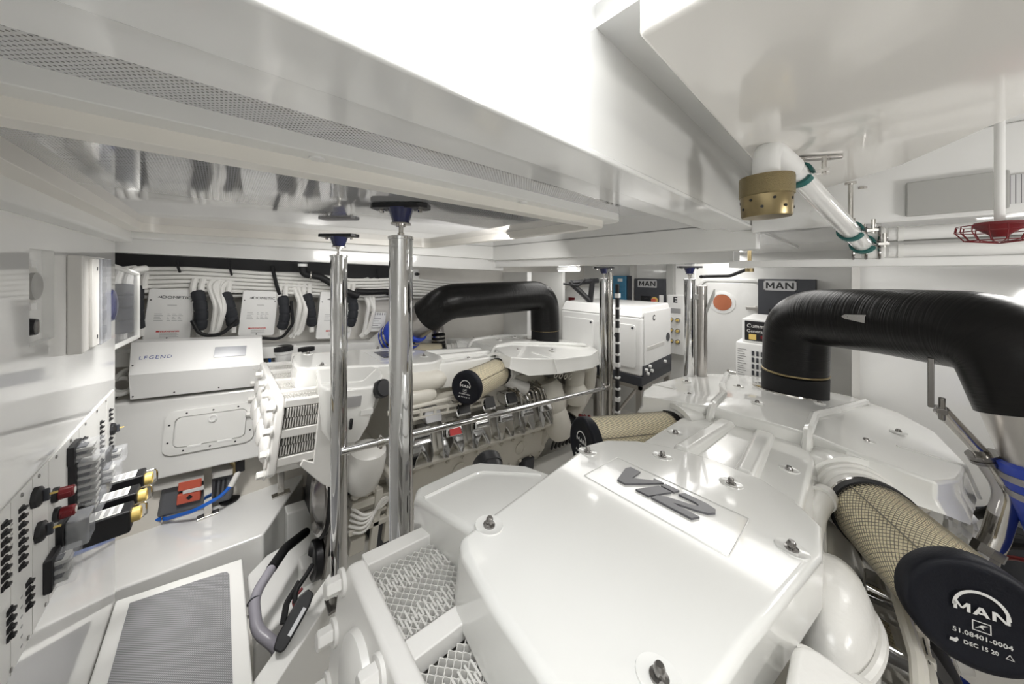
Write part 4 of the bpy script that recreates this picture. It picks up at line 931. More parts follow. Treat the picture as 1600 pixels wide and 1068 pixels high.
# ------------------------------------------------------------------ port side locker and what stands on it
def hull_pt(px, py): return at(px, py, y=2.75)
t = thing('hatch_locker', 'long white locker with a flush access hatch, on steel posts over the stringer', 'locker', (0, 0, 0))
A, B, C_, D = V(-.46, 2.752, -.722), V(.225, 2.645, -.768), V(.275, 2.615, -1.215), V(-.46, 2.735, -1.185)
dy = V(.02, .24, 0)
MB().hexa([D, C_, C_ + dy, D + dy, A, B, B + dy, A + dy]).build('body', M['gel'], t, .016, 3)
xd = (B - A).normalized(); nn = (C_ - A).cross(B - A).normalized()
if nn.y > 0: nn = -nn
mid = at(332, 666, y=2.685); Fm = frame(mid - nn * ((mid - A).dot(nn)), xd, nn)
def fm(u, v, w_): return Fm @ V(u, v, w_)
b = MB(); outer, inner = rrect(-.205, -.125, .205, .125, .045), rrect(-.165, -.09, .165, .09, .03)
rr = [[b.bm.verts.new(fm(u, v, w_)) for u, v in P_] for P_, w_ in ((outer, .0), (outer, .010), (inner, .013), (inner, .004))]
b.skin(rr, False); hatch = b.build('hatch_frame', M['gelm'], t)
b = MB(); b.prism(rrect(-.160, -.086, .160, .086, .027), lambda u, v: fm(u, v, .0), lambda u, v: fm(u, v, .009)); b.build('hatch_lid', M['gelm'], hatch, .003)
MB().lathe(fm(0, .055, .008), nn, [(.022, 0), (.022, .006), (.015, .007), (.014, .003), (.0, .003)], 20).build('ring_latch', M['white'], hatch)
b = MB(); b.box((-.05, -.002, 0), (.05, .002, 0.001)); b.bm.clear()
for u in (-.09, .0, .09):
    for sg in (-1, 1): b.lathe(fm(u * 1.3, sg * .107, .010), nn, [(.005, 0), (.005, .003)], 8)
for v in (-.05, .05):
    for sg in (-1, 1): b.lathe(fm(sg * .185, v, .010), nn, [(.005, 0), (.005, .003)], 8)
b.build('hatch_screws', M['print'], hatch, kind='stuff')
b = MB(); b.prism([(-.10, -.097), (-.04, -.097), (-.04, -.085), (-.10, -.085)], lambda u, v: fm(u, v, .0), lambda u, v: fm(u, v, .014)); b.prism([(.03, -.097), (.10, -.097), (.10, -.085), (.03, -.085)], lambda u, v: fm(u, v, .0), lambda u, v: fm(u, v, .014)); b.build('hinge', M['white'], hatch, .002)
for (px, py, y, top) in ((325, 803, 2.68, -1.20), (439, 770, 2.66, -.95)):
    q = at(px, py, z=-1.49); p = MB(); p.box((q.x - .018, q.y - .008, -1.50), (q.x + .018, q.y + .008, top)); p.build('post', M['steel'], t, .002)
    p = MB(); p.box((q.x - .05, q.y - .022, -1.50), (q.x + .05, q.y + .022, -1.488)); p.build('post_foot', M['steel'], t, .002)
# LEGEND unit
t = thing('watermaker_unit', 'white sloped control unit lettered LEGEND standing on the locker', 'control unit', (0, 0, 0))
a0, a1 = V(-.372, 2.70, -.705), V(.202, 2.635, -.748); up = V(-.004, .0, .31); bk = V(.01, .13, 0); mid_l, mid_r = a0 + V(0, -.035, .145), a1 + V(0, -.035, .145)
tl, tr = a0 + up + V(0, .045, 0), a1 + up + V(0, .045, 0)
b = MB(); L = [a0, mid_l, tl, tl + bk * .8, a0 + bk]; R_ = [a1, mid_r, tr, tr + bk * .8, a1 + bk]
vl = [b.bm.verts.new(p) for p in L]; vr = [b.bm.verts.new(p) for p in R_]; b.bm.faces.new(vl[::-1]); b.bm.faces.new(vr)
for i in range(5): b.bm.faces.new((vl[i], vl[(i + 1) % 5], vr[(i + 1) % 5], vr[i]))
b.build('case', M['white'], t, .005)
nn = (mid_r - mid_l).cross(tl - mid_l).normalized(); nn = -nn if nn.y > 0 else nn; xd = (mid_r - mid_l).normalized()
Fm = frame(mid_l.lerp(tl, .50) + xd * .10 + nn * .001, xd, nn); text('LEGEND', .027, Fm, M['bprint'], t, space=1.25, sx=1.1)
c = mid_l.lerp(tl, .55) + xd * .42; Fs = frame(c, xd, nn); b = MB(); b.prism([(-.075, -.032), (.075, -.032), (.075, .032), (-.075, .032)], lambda u, v: Fs @ V(u, v, -.002), lambda u, v: Fs @ V(u, v, .003)); b.build('display', M['screen'], t, .001)
b = MB()
for u in (.012, .17, .36, .56): b.lathe(a0.lerp(a1, u / .575) + V(0, -.004, .02), (0, -1, 0), [(.004, 0), (.004, .004)], 8)
b.lathe(mid_l + V(.015, .0, .05), (0, -1, 0), [(.004, 0), (.004, .004)], 8); b.build('screw', M['print'], t, kind='stuff')
# upper shelf
t = thing('equipment_shelf', 'white shelf carrying the inverter boxes along the hull side', 'shelf', (0, 0, 0))
b = MB(); b.hexa([(-.70, 2.86, -.475), (1.62, 2.72, -.70), (1.62, 2.98, -.70), (-.70, 3.12, -.475), (-.70, 2.86, -.440), (1.62, 2.72, -.665), (1.62, 2.98, -.665), (-.70, 3.12, -.440)]); b.build('deck', M['gelm'], t, .004)
b = MB(); b.hexa([(-.70, 2.84, -.515), (1.62, 2.70, -.74), (1.62, 2.72, -.74), (-.70, 2.86, -.515), (-.70, 2.84, -.435), (1.62, 2.70, -.66), (1.62, 2.72, -.66), (-.70, 2.86, -.435)]); b.build('front_lip', M['gelm'], t, .004)
for x in (.95, 1.55): MB().box((x, 2.86, -.85 - x * .1), (x + .03, 2.98, -.50 - x * .1)).build('upright', M['gelm'], t, .003)
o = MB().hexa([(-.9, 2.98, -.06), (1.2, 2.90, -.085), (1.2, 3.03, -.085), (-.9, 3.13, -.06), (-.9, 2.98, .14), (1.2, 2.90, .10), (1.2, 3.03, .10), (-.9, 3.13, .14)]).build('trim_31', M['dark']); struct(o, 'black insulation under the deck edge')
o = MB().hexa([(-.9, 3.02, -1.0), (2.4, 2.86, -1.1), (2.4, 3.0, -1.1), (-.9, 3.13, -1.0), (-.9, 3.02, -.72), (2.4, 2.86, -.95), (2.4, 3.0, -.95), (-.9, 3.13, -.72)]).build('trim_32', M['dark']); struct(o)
ROT = (0, math.radians(5.5), math.radians(-3.5))
def inverter(px0, px1, py0, py1, label, yy):
    A, B = at(px0, py0, y=yy), at(px1, py1, y=yy - .01); W_ = B.x - A.x; H_ = A.z - B.z - .06 * W_
    t = thing('inverter_box', label, 'inverter box', (A.x, yy, A.z - H_), ROT, 'white inverter boxes')
    b = MB(); b.prism(rrect(0, 0, W_, H_, .016), lambda u, v: (u, 0, v), lambda u, v: (u, .10, v)); b.build('case', M['white'], t, .004)
    text('DOMETIC', .026 * W_ / .21, frame((W_ * .60, -.0015, H_ * .84), (1, 0, 0), (0, -1, 0)), M['print'], t, sx=1.15)
    b = MB(); b.face([(W_ * .20, -.001, H_ * .83), (W_ * .235, -.001, H_ * .86), (W_ * .25, -.001, H_ * .835)]); b.face([(W_ * .24, -.001, H_ * .83), (W_ * .275, -.001, H_ * .87), (W_ * .29, -.001, H_ * .825)]); b.build('emblem', M['print'], t)
    b = MB()
    for i in range(5):
        for x0, x1 in ((.18, .36), (.45, .52), (.55, .66), (.68, .78)): b.box((W_ * x0, -.0012, H_ * (.38 + i * .032)), (W_ * (x1 - .03 * (i % 3)), .0, H_ * (.388 + i * .032)))
    for i in range(4): b.box((W_ * .34, -.0012, H_ * (.06 + i * .022)), (W_ * (.74 - .04 * (i % 2)), 0, H_ * (.066 + i * .022)))
    b.box((W_ * .42, -.0012, H_ * .68), (W_ * .62, 0, H_ * .69)); b.build('label_print', M['lprint'], t, kind='stuff')
    MB().box((W_ * .26, -.0015, H_ * .155), (W_ * .74, 0, H_ * .185)).build('red_label', M['rprint'], t)
    text('WARNING', .018 * W_ / .21, frame((W_ * .52, -.002, H_ * .170), (1, 0, 0), (0, -1, 0)), M['wprint'], t, depth=.0003)
    b = MB()
    for u, v in ((.07, .78), (.92, .78), (.5, .04)): b.lathe((W_ * u, 0, H_ * v), (0, -1, 0), [(.004, 0), (.004, .003)], 8)
    b.build('screw', M['print'], t, kind='stuff')
inverter(221, 297, 450, 528, 'white inverter box lettered DOMETIC above the left end of the LEGEND unit', 2.90)
inverter(371, 428, 453, 522, 'white inverter box lettered DOMETIC above the right end of the LEGEND unit', 2.87)
inverter(493, 547, 455, 526, 'white inverter box partly behind the left chrome pole', 2.84)
t = thing('small_junction_box', 'small white junction box left of the thick chrome pole', 'electrical box', at(577, 518, y=2.85), ROT)
MB().box((0, 0, 0), (.13, .08, .17)).build('case', M['white'], t, .006)
b = MB()
for i in range(6): b.box((.012 + i * .02, -.001, .145), (.022 + i * .02, 0, .165))
for i in range(5): b.box((.02, -.001, .03 + .02 * i), (.09 - .02 * (i % 2), 0, .036 + .02 * i))
b.build('label_print', M['lprint'], t, kind='stuff')
# foam-wrapped refrigerant lines
def foam(name, label, pts, r=.034):
    t = thing(name, label, 'insulated pipe', (0, 0, 0), group='foam wrapped pipes between the inverter boxes')
    pts = [V(p) for p in pts]; A, B = pts[0], pts[-1]; n = 4; b = MB(); prof = []
    L_ = (B - A).length; ax = (B - A).normalized()
    mid = pts[1] if len(pts) > 2 else A.lerp(B, .5); path, rad = [], []
    for i in range(33):
        u = i / 32; p = A * (1 - u) ** 2 + (mid * 2 - A * .5 - B * .5) * 2 * u * (1 - u) + B * u * u
        path.append(p); f = (u * n) % 1; rad.append(r * (1 - .16 * (1 - min(1, min(f, 1 - f) * 9))))
    b.tube(path, rad, 16); b.build('foam_sleeve', M['foam'], t, ang=80)
    for i, dx in enumerate((-.019, .019)):
        MB().tube(fillet([A + V(dx, .0, -.02), A + V(dx, .0, .03), A + V(dx + .01, .03, .09), A + V(dx + .05, .10, .10)], .05), .017, 10).build('pipe_tail', M['cable'], t)
    MB().tube([B, B - V(0, 0, .05)], .018, 10).build('pipe_tail', M['cable'], t)
    return t
y = 2.90
foam('foam_pipe', 'foam wrapped pipe against the right side of the first inverter box', [at(308, 455, y=2.88), at(314, 485, y=2.86), at(312, 513, y=2.88)])
foam('foam_pipe', 'bent foam wrapped pipe left of the second inverter box', [at(351, 458, y=2.88), at(359, 482, y=2.86), at(364, 508, y=2.88)])
foam('foam_pipe', 'foam wrapped pipe right of the second inverter box', [at(441, 463, y=2.86), at(445, 490, y=2.84), at(440, 512, y=2.86)])
foam('foam_pipe', 'foam wrapped pipe left of the third inverter box', [at(479, 460, y=2.86), at(485, 482, y=2.84), at(487, 508, y=2.86)])
foam('foam_pipe', 'foam wrapped pipe between the two nearest chrome poles', [at(548, 460, y=2.83), at(552, 485, y=2.81), at(546, 508, y=2.83)], .038)
foam('foam_pipe', 'thick foam wrapped pipe behind the clear guard on the left', [at(191, 448, y=2.62), at(190, 480, y=2.60), at(191, 515, y=2.62)], .062)
foam('foam_pipe', 'foam wrapped pipe against the left side of the first inverter box', [at(217, 446, y=2.90), at(217, 485, y=2.89), at(219, 512, y=2.90)], .022)
# white cables along the top and hanging loops
random.seed(11)
for i in range(13):
    z0 = .020 - .0275 * (i // 2); pts = []
    for k in range(15):
        x = -.75 + k * .195
        pts.append(V(x, 2.965 - .048 * (x + .75) - .03 * (i % 2), z0 - .062 * (x + .3) - .012 * math.sin(k * .9 + (i % 2)) - .006 * math.sin(k * 1.7)))
    t = MB().tube(pts, .0105 + .002 * (i % 2), 8).build('white_cable', M['cable']); tag(t, ('front' if i % 2 else 'back') + ' white cable in the ' + ('top', 'second', 'third', 'fourth', 'fifth', 'sixth', 'lowest')[i // 2] + ' row of the bundle along the hull side', 'cable', 'white cables along the hull side')
random.seed(5)
DROPS = ((324, 2, 'just right of the first foam wrapped pipe'), (339, 2, 'left of the second inverter box'), (456, 2, 'right of the second inverter box'), (466, 2, 'left of the third inverter box'), (562, 2, 'right of the left chrome pole'), (574, 2, 'left of the thick chrome pole'))
for j, (px, n_, where) in enumerate(DROPS):
    for i in range(n_):
        A = at(px + i * 7, 440 + 3 * i, y=2.90 - .01 * i); B = at(px + 8 + i * 7 - 14 * (j % 2), 520 - 4 * i, y=2.87 - .01 * i); m_ = at(px + 14 + i * 9 - 12 * (j % 2), 478 + 6 * i, y=2.84 - .02 * i)
        t = MB().tube(fillet([A + V(.10, .03, .04), A, m_, B, B + V(-.03, -.0, -.03)], .09, 6), .0155, 8).build('cable_drop', M['cable']); tag(t, ('left' if i == 0 else 'right') + ' one of two white cables dropping ' + where, 'cable', 'white cable drops')
for px, py0, py1, lbl in ((277, 408, 425, 'black cable tie round the white bundle above the first inverter box'), (358, 405, 430, 'black cable tie round the white bundle left of the second inverter box'), (589, 420, 440, 'black cable tie round the white bundle left of the thick pole')):
    t = MB().tube([at(px, py0, y=2.86), at(px + 1, (py0 + py1) / 2, y=2.84), at(px + 4, py1, y=2.86)], .007, 6).build('cable_tie', M['black']); tag(t, lbl, 'cable tie')
t = thing('drain_hose', 'black hose with elbow and clamp hanging below the deck edge left of the first pole', 'hose', (0, 0, 0))
MB().tube(fillet([at(473, 415, y=2.78), at(474, 428, y=2.78), at(500, 432, y=2.75), at(540, 455, y=2.75), at(560, 462, y=2.75)], .06), .026, 14).build('hose', M['rubber'], t); c = at(486, 430, y=2.77); MB().torus(c, (1, -.2, -.1), .027, .006, 18, 6).build('hose_clamp', M['steel'], t); MB().lathe(at(473, 416, y=2.78), (0, 0, 1), [(.03, 0), (.03, .02)], 16).build('collar', M['white'], t)
tag(MB().tube(fillet([at(556, 455, y=2.80), at(575, 456, y=2.80), at(603, 455, y=2.80), at(640, 470, y=2.82)], .05), .026, 12).build('corrugated_hose', M['rubber']), 'black corrugated hose running behind the thick chrome pole', 'hose')
tag(MB().tube([at(425, 415, y=2.88), at(432, 445, y=2.85), at(437, 460, y=2.85)], .012, 8).build('black_cable', M['rubber']), 'short black cable crossing the white bundle above the second inverter box', 'cable')
tag(MB().tube(fillet([at(300, 500, y=2.84), at(312, 524, y=2.83), at(345, 523, y=2.82), at(372, 500, y=2.84)], .08), .011, 8).build('black_cable', M['rubber']), 'black cable looping between the first two inverter boxes', 'cable')
tag(MB().tube(fillet([at(455, 470, y=2.82), at(458, 505, y=2.81), at(440, 530, y=2.80), at(410, 528, y=2.80)], .08), .010, 8).build('black_cable', M['rubber']), 'black cable looping under the foam pipe right of the second inverter box', 'cable')
t = thing('wall_socket', 'small white wall plate with a black plug right of the thick pole', 'socket', at(650, 428, y=2.83)); MB().box((-.03, 0, -.045), (.03, .02, .045)).build('plate', M['white'], t, .004); MB().lathe((0, 0, .0), (0, -1, 0), [(.016, 0), (.016, .03), (.009, .035), (.009, .06)], 12).build('plug', M['black'], t)
# water filters
for i, (px, lbl) in enumerate(((443, 'white water filter housing with black cap, left of the pair'), (478, 'white water filter housing with black cap, right of the pair'))):
    c = at(px, 545, y=2.80); t = thing('water_filter', lbl, 'water filter', c, group='paired water filters')
    MB().lathe((0, 0, -.01), (0, 0, -1), [(.058, 0), (.058, .02), (.052, .022), (.047, .20), (.03, .215)], 24).build('bowl', M['white'], t); MB().lathe((0, 0, -.01), (0, 0, 1), [(.062, 0), (.062, .028), (.045, .034)], 24).build('cap', M['black'], t)
    MB().box((-.075, -.012, .0), (.075, .012, .022)).build('head_bracket', M['white'], t, .004)
    sg = -1 if i == 0 else 1; MB().tube(fillet([(sg * .07, 0, .01), (sg * .085, 0, -.02), (sg * .075, .02, -.10)], .03), .008, 8).build('blue_tube', M['bluel'], t)
# gear under the locker
t = thing('pump_case', 'slate grey pump case with orange latches below the hatch locker', 'pump', (-.335, 2.79, -1.455), (0, math.radians(4), math.radians(-9)))
MB().hexa([(.05, 0, 0), (.385, 0, 0), (.40, .2, 0), (.03, .2, 0), (.06, .02, .21), (.385, .02, .21), (.385, .2, .21), (.05, .2, .21)]).build('body', M['case'], t, .02, 3)
MB().hexa([(-.02, .03, -.04), (.07, .03, -.04), (.07, .18, -.04), (-.02, .18, -.04), (.03, .04, .12), (.07, .04, .12), (.07, .18, .12), (.03, .18, .12)]).build('end_block', M['dgrey'], t, .015)
MB().box((.03, -.02, .175), (.42, .2, .215)).build('lid', M['lgrey'], t, .008)
for z0, z1, x0 in ((.145, .20, .135), (.065, .125, .135)): MB().box((x0, -.022, z0), (x0 + .105, .0, z1)).build('orange_latch', M['orange'], t, .006)
MB().lathe((.19, -.022, .098), (0, -1, 0), [(.016, 0), (.013, .003)], 4).build('latch_knob', M['black'], t)
MB().box((.16, -.026, .128), (.27, -.005, .146)).build('label', M['wprint'], t)
b = MB()
for i in range(3): b.box((.30 + .022 * i, -.003, .05), (.31 + .022 * i, .004, .15))
b.build('side_slots', M['black'], t)
t = thing('blue_hose', 'bright blue hose sagging in front of the grey pump case', 'hose', (0, 0, 0))
MB().tube(fillet([at(214, 805, z=-1.45), at(232, 810, z=-1.46), at(258, 811, z=-1.47), at(305, 797, y=2.64), at(345, 775, y=2.64), at(362, 757, y=2.66)], .12), .0105, 10).build('hose', M['bluel'], t)
k = MB(); A = at(360, 760, y=2.66); B = at(372, 738, y=2.69); k.tube([A, B, B + V(.02, .05, .03)], .016, 10); k.build('end_fitting', M['cable'], t)
MB().torus(at(253, 811, z=-1.465), (1, .1, 0), .013, .004, 14, 6).build('hose_clamp', M['steel'], t)
t = thing('brass_valve', 'brass valve with black lever at the right end of the grey pump case', 'valve', (0, 0, 0)); c = at(368, 738, y=2.70)
MB().tube(fillet([c + V(-.03, .02, .09), c + V(0, .0, .05), c + V(0, 0, -.02)], .03), .014, 10).build('body', M['brass'], t); MB().box(c + V(.0, -.02, .0), c + V(.045, .02, .075)).build('lever', M['black'], t, .006)
for (px, py, lbl) in ((220, 820, 'left black rubber foot under the grey pump case'), (359, 779, 'right black rubber foot under the grey pump case')):
    c = at(px, py, z=-1.49); tag(MB().lathe(c + V(0, 0, -.012), (0, 0, 1), [(.05, 0), (.052, .012), (.03, .022), (.012, .03)], 20).build('rubber_foot', M['black']), lbl, 'rubber foot')
tag(MB().cyl(at(417, 712, y=2.72), at(425, 738, y=2.72), .028, 16).build('black_pipe_stub', M['rubber']), 'short black pipe stub under the right end of the hatch locker', 'pipe')
t = thing('coiled_hose', 'coiled cream hose left of the LEGEND unit', 'hose', at(188, 603, y=2.80)); b = MB()
b.torus((0, 0, .0), (.2, -1, .4), .045, .013, 24, 8); b.torus((.01, .03, .01), (.1, -1, .3), .05, .013, 24, 8); b.build('coil', M['cable'], t); MB().tube([(-.02, 0, .04), (.0, .02, .07), (.03, .03, .09)], .012, 8).build('tail', M['cable'], t)

# ------------------------------------------------------------------ floor area hose and float switch
t = thing('grey_hose', 'grey ribbed hose with black sleeve curving beside the walkway panel', 'hose', (0, 0, 0))
q = [at(478, 831, d=1.80), at(446, 856, d=1.62), at(424, 888, d=1.5), at(396, 932, d=1.40), at(401, 985, d=1.30), at(432, 1008, d=1.27), at(450, 1040, d=1.3)]
MB().tube(fillet(q[1:], .16, 8), .021, 14).build('hose', M['hose'], t); MB().tube(fillet([q[0], q[1], q[2]], .1), [.012] * 1 + [.024] * 9 + [.016] if 0 else .023, 14).build('black_sleeve', M['rubber'], t)
for p, d_ in ((q[3], q[4] - q[3]), (q[5], q[6] - q[5])): MB().torus(p + d_.normalized() * .02, d_, .022, .003, 18, 6).build('hose_band', M['dgrey'], t)
t = thing('float_switch', 'black float switch with red and black leads on the diagonal knee', 'switch', (0, 0, 0))
c = at(459, 968, d=1.28); ax = (at(477, 942, d=1.30) - at(443, 1002, d=1.24)).normalized(); n = (V(0, 0, 0) - c).normalized(); Fm = frame(c, ax, n)
b = MB(); b.prism([(-.085, -.018), (-.075, -.028), (-.05, -.03), (.05, -.030), (.085, -.02), (.090, .012), (.06, .030), (-.05, .026), (-.085, .012)], lambda u, v: Fm @ V(u, v, -.02), lambda u, v: Fm @ V(u, v, .018)); b.build('body', M['black'], t, .006)
b = MB(); b.prism([(-.04, -.022), (.04, -.022), (.04, -.008), (-.04, -.008)], lambda u, v: Fm @ V(u, v, .017), lambda u, v: Fm @ V(u, v, .0195)); b.build('label', M['plate'], t)
MB().tube(fillet([Fm @ V(.04, .03, 0), Fm @ V(.07, .055, .0), Fm @ V(.12, .05, -.01), Fm @ V(.16, .05, -.03)], .04), .010, 8).build('black_lead', M['rubber'], t); MB().tube(fillet([Fm @ V(.03, .022, 0), Fm @ V(.045, .045, .0), Fm @ V(.085, .035, -.005)], .02), .006, 8).build('red_lead', M['red'], t)
MB().tube(fillet([Fm @ V(-.02, .03, 0), Fm @ V(.03, .06, -.01), Fm @ V(.10, .06, -.01)], .03), .012, 8).build('strap', M['rubber'], t)

# ------------------------------------------------------------------ forward bulkhead fittings
def onwall(px, py):
    return at(px, py, x=XB)
t = thing('breaker_panel', 'white electrical panel with rows of black toggles on the left bulkhead', 'electrical panel', (XB, 0, 0))
MB().box((0, .70, -.862), (.004, 2.10, -.492)).build('panel_plate', M['gelm'], t, .001)
b = MB()
for y in (.98, 1.22, 1.325, 1.42, 1.585, 1.66, 1.985): b.box((.0035, y - .0008, -.862), (.0046, y + .0008, -.492))
b.build('panel_seam', M['lgrey'], t)
b = MB()
for y in (1.27, 1.36, 1.47, 1.58, 1.72, 1.85, 1.97): b.lathe((.004, y, -.502), (1, 0, 0), [(.005, 0), (.005, .002)], 8)
for y in (1.22, 1.30, 1.40): b.lathe((.004, y, -.85), (1, 0, 0), [(.005, 0), (.005, .002)], 8)
b.build('screw', M['dsteel'], t, kind='stuff')
tg = None
def toggle(y, z):
    global tg
    if tg is None:
        b = MB(); b.hexa([(.004, -.011, -.0055), (.007, -.010, -.005), (.007, .010, -.005), (.004, .011, -.0055), (.004, -.011, .0055), (.007, -.010, .005), (.007, .010, .005), (.004, .011, .0055)])
        b.hexa([(.006, -.009, -.003), (.013, -.006, -.001), (.013, .006, -.001), (.006, .009, -.003), (.006, -.009, .003), (.013, -.006, .0035), (.013, .006, .0035), (.006, .009, .003)])
        tg = b.build('toggle', M['black'], t); tg.location = (0, y, z)
    else:
        o = tg.copy(); COL.objects.link(o); o.parent = t; o.location = (0, y, z)
P_ = .0184
for y, z0, n_ in ((1.266, -.532, 8), (1.190, -.522, 8), (1.11, -.52, 9), (1.04, -.52, 9), (1.300, -.722, 4), (1.212, -.718, 4), (1.10, -.715, 5), (1.703, -.545, 2), (1.90, -.560, 7), (1.90, -.703, 2), (2.03, -.557, 3), (2.03, -.672, 2)):
    for i in range(n_): toggle(y, z0 - i * P_)
b = MB()
for y, z0 in ((1.225, -.54), (1.145, -.53), (1.27, -.73)):
    for i in range(6): b.box((.0038, y - .004, z0 - i * .022), (.0045, y + .004, z0 - i * .022 - .004))
b.build('panel_print', M['lprint'], t, kind='stuff')
def bsw(px, py, label, z=None):
    p = onwall(px, py); t = thing('battery_switch', label, 'switch', (XB + .004, p.y, p.z), group='black rotary battery switches')
    MB().lathe((0, 0, 0), (1, 0, 0), [(.025, 0), (.025, .008), (.019, .012), (.011, .015)], 8, ref=V(0, 0, 1)).build('base', M['black'], t, .001); MB().box((.011, -.004, -.015), (.023, .004, .015)).build('knob', M['dgrey'], t, .003)
    MB().box((.022, -.002, -.002), (.034, .002, .002)).build('yellow_marker', M['yellow'], t)
bsw(48, 779, 'black rotary switch left of the upper red knob'); bsw(54, 833, 'black rotary switch left of the lower red knob'); bsw(171, 671, 'black rotary switch at the far end of the white panel')
def rknob(px, py, label):
    p = onwall(px, py); t = thing('rotary_switch', label, 'switch', (XB + .004, p.y, p.z), group='red switch knobs'); MB().lathe((0, 0, 0), (1, 0, 0), [(.019, 0), (.019, .008), (.015, .010)], 20).build('base', M['black'], t); b = MB(); b.lathe((.009, 0, 0), (1, 0, 0), [(.0155, 0), (.0145, .024), (.011, .026)], 20); b.box((.014, -.018, -.005), (.031, .018, .005)); b.build('knob', M['red'], t, .002); MB().lathe((.034, 0, 0), (1, 0, 0), [(.009, 0), (.008, .002)], 16).build('knob_disc', M['lgrey'], t)
rknob(79, 775, 'red knob on the panel, upper of the two'); rknob(81, 806, 'red knob on the panel, lower of the two')
def fuse(y, z, sy, sz, dx, label, smoky=False):
    t = thing('fuse_box', label, 'fuse box', (XB + .004, y, z), group='clear covered fuse boxes')
    MB().box((0, -sy / 2, -sz / 2), (.014, sy / 2, sz / 2)).build('base', M['black'], t, .003)
    MB().box((.014, -sy / 2 + .004, -sz / 2 + .004), (dx, sy / 2 - .004, sz / 2 - .004)).build('clear_cover', M['cleard' if smoky else 'clear'], t, .005)
    b = MB(); k = max(1, int(sz / .022))
    for i in range(k): b.box((.014, -sy * .3, -sz / 2 + .012 + i * (sz - .016) / k), (dx * .7, sy * .3, -sz / 2 + .020 + i * (sz - .016) / k))
    b.build('fuse_link', M['grey'], t, kind='stuff'); MB().box((.014, -sy * .2, -sz * .3), (dx * .5, sy * .2, sz * .3)).build('terminal', M['dgrey'], t)
fuse(1.415, -.775, .065, .085, .050, 'clear covered fuse box, lowest and nearest on the panel')
fuse(1.50, -.730, .075, .085, .055, 'clear covered fuse box beside the lowest one, under the lower red knob', True)
fuse(1.60, -.632, .085, .145, .070, 'tall clear covered fuse block right of the red knobs')
fuse(1.585, -.540, .075, .055, .062, 'clear covered fuse box on top of the tall fuse block')
fuse(1.66, -.735, .06, .07, .050, 'clear covered fuse box behind the foot of the tall fuse block')
fuse(1.86, -.735, .07, .06, .055, 'clear covered fuse box above the farthest black breaker')
fuse(1.99, -.725, .06, .06, .050, 'farthest clear covered fuse box on the panel')
for y, z, lbl in ((1.635, -.815, 'long black breaker with yellow end, nearest of the three'), (1.745, -.812, 'long black breaker with yellow end, middle of the three'), (1.875, -.812, 'long black breaker with yellow end, farthest of the three')):
    t = thing('main_breaker', lbl, 'breaker', (XB + .004, y, z), group='long black main breakers')
    MB().box((0, -.036, -.036), (.112, .036, .036)).build('body', M['black'], t, .006); b = MB(); b.lathe((.112, 0, .002), (1, 0, 0), [(.022, 0), (.022, .018), (.017, .020), (.017, .008), (.0, .008)], 20); b.build('end_ring', M['yellow'], t)
    MB().box((.030, -.028, .0355), (.090, .028, .0368)).build('white_label', M['wprint'], t); b = MB()
    for i in range(3): b.box((.036 + .018 * i, -.022, .0366), (.046 + .018 * i, .022, .0374))
    b.build('label_print', M['lprint'], t, kind='stuff'); MB().tube(fillet([(.112, .03, .02), (.140, .03, .02), (.140, .03, -.03), (.112, .03, -.03)], .02), .003, 6).build('wire_bail', M['steel'], t)
# recessed switch niche
t = thing('recessed_switch', 'round grey isolator and small black key switch inside the wall niche', 'switch', (-.355, 1.405, -.05))
MB().lathe((0, -.01, .02), (1, 0, 0), [(.05, 0), (.05, .004), (.046, .006), (.0, .006)], 28).build('disc', M['lgrey'], t); MB().lathe((.006, -.012, .015), (1, 0, 0), [(.034, 0), (.034, .008), (.030, .010)], 24).build('dial', M['grey'], t); MB().box((.005, -.02, .062), (.008, .01, .078)).build('label', M['white'], t); MB().box((.005, -.02, -.045), (.008, .01, -.028)).build('lower_label', M['white'], t)
MB().lathe((0, -.005, -.088), (1, 0, 0), [(.022, 0), (.020, .012)], 20).build('key_switch', M['black'], t); MB().box((.012, -.008, -.102), (.016, -.002, -.074)).build('key_slot', M['steel'], t)
# grey distribution box with smoky lid
t = thing('distribution_box', 'light grey distribution box with smoky lid on the left bulkhead', 'electrical box', (XB, 1.565, -.245))
MB().box((0, 0, .0), (.030, .25, .295)).build('base', M['lgrey'], t, .004); MB().box((.030, .055, .008), (.038, .125, .287)).build('front_cover', M['lgrey'], t, .002)
MB().box((.030, .128, .004), (.043, .25, .291)).build('smoky_lid', M['cleard'], t, .003)
b = MB()
for i in range(5): b.box((.030, .15, .03 + i * .05), (.036, .23, .06 + i * .05))
b.build('breaker_row', M['dgrey'], t); b = MB(); b.box((.037, .095, .25), (.039, .105, .262)); b.box((.037, .095, .03), (.039, .105, .042)); b.build('lid_screw', M['print'], t)
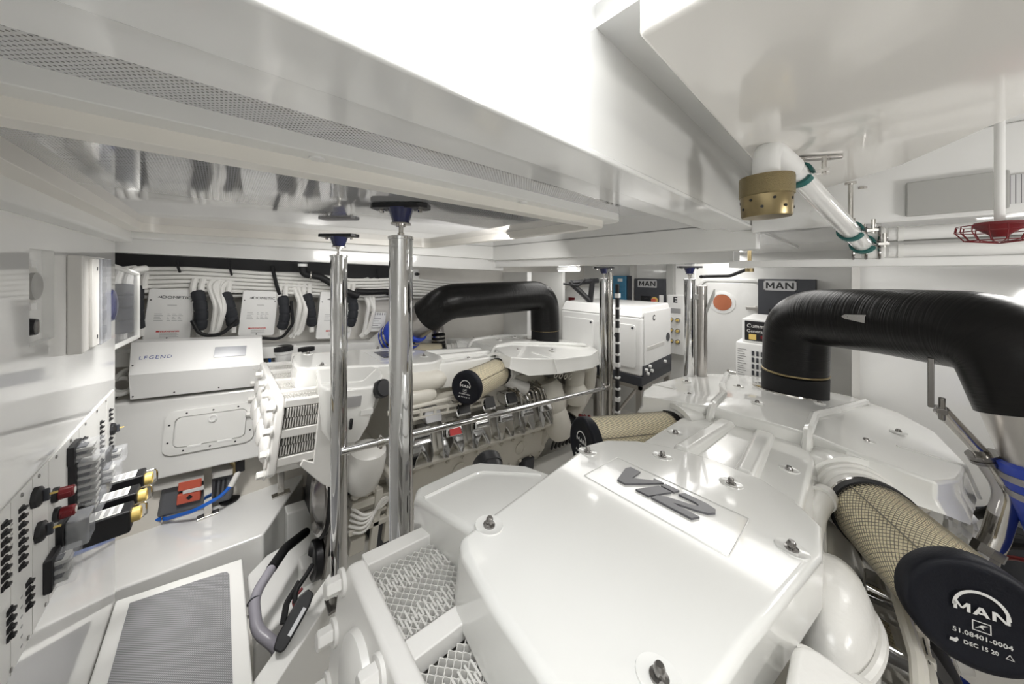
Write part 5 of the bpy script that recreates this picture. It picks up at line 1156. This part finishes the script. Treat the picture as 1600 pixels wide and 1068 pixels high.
# clear guard frame and dark blue horn at the edge of the bulkhead
t = thing('clear_guard', 'white framed clear guard at the edge of the left bulkhead', 'guard', (0, 0, 0))
G = [at(167, 412, y=2.16), at(214, 428, y=2.46), at(214, 526, y=2.46), at(167, 548, y=2.16)]
n = (G[1] - G[0]).cross(G[3] - G[0]).normalized()
for i in range(4): MB().tube([G[i], G[(i + 1) % 4]], .011, 6).build('frame_rail', M['gelm'], t)
b = MB(); b.hexa([G[0], G[1], G[2], G[3], G[0] + n * .004, G[1] + n * .004, G[2] + n * .004, G[3] + n * .004]); b.build('clear_pane', M['clear'], t)
t = thing('round_horn', 'dark blue round horn at the edge of the left bulkhead', 'horn', (XB, 1.965, -.130)); MB().lathe((0, 0, 0), (1, 0, 0), [(.068, 0), (.07, .008), (.058, .026), (.03, .032)], 28).build('disc', M['navy'], t); MB().torus((0.006, 0, 0), (1, 0, 0), .0695, .003, 28, 6).build('rim', M['plate'], t)

# ------------------------------------------------------------------ dark gear low on the starboard side
for i, (pts, r_, lbl) in enumerate((
    ([at(1600, 770, d=1.35), at(1540, 800, d=1.4), at(1500, 812, d=1.6)], .016, 'thin black hose behind the polished drain pipe, highest of the three'),
    ([at(1620, 850, d=1.25), at(1570, 845, d=1.3), at(1530, 880, d=1.45)], .024, 'thick black hose behind the end of the near air filter'),
    ([at(1620, 880, d=1.2), at(1590, 872, d=1.25), at(1545, 868, d=1.35)], .008, 'thin dark red hose low on the right behind the air filter'))):
    tag(MB().tube(fillet(pts, .1), r_, 10).build('black_hose' if i < 2 else 'red_hose', M['rubber' if i < 2 else 'red']), lbl, 'hose')
t = thing('sea_strainer', 'black strainer housing low on the right behind the drain pipe', 'strainer', at(1590, 800, d=1.62))
MB().lathe((0, 0, -.35), (0, 0, 1), [(.13, 0), (.13, .30), (.15, .31), (.15, .34), (.11, .37)], 28).build('housing', M['dgrey'], t); MB().lathe((0, 0, .02), (0, 0, 1), [(.04, 0), (.04, .03), (.015, .035)], 12).build('lid_nut', M['black'], t)
MB().box((-.06, -.4, -.30), (.05, -.1, -.05)).build('valve_block', M['black'], t, .02)
b = MB(); c0 = at(1500, 822, d=1.34); random.seed(4); g = [[None] * 8 for _ in range(6)]
for i in range(6):
    for j in range(8):
        g[i][j] = b.bm.verts.new(c0 + V(random.uniform(-.022, .022), (j - 3.5) * .012, (i - 2.5) * .026 + random.uniform(-.008, .008)))
for i in range(5):
    for j in range(7): b.bm.faces.new((g[i][j], g[i + 1][j], g[i + 1][j + 1], g[i][j + 1]))
o = b.build('crumpled_film', M['white'], ang=5); tag(o, 'crumpled white protective film under the rear cover of the near engine', 'film')
s_ = o.modifiers.new('thick', 'SOLIDIFY'); s_.thickness = .001
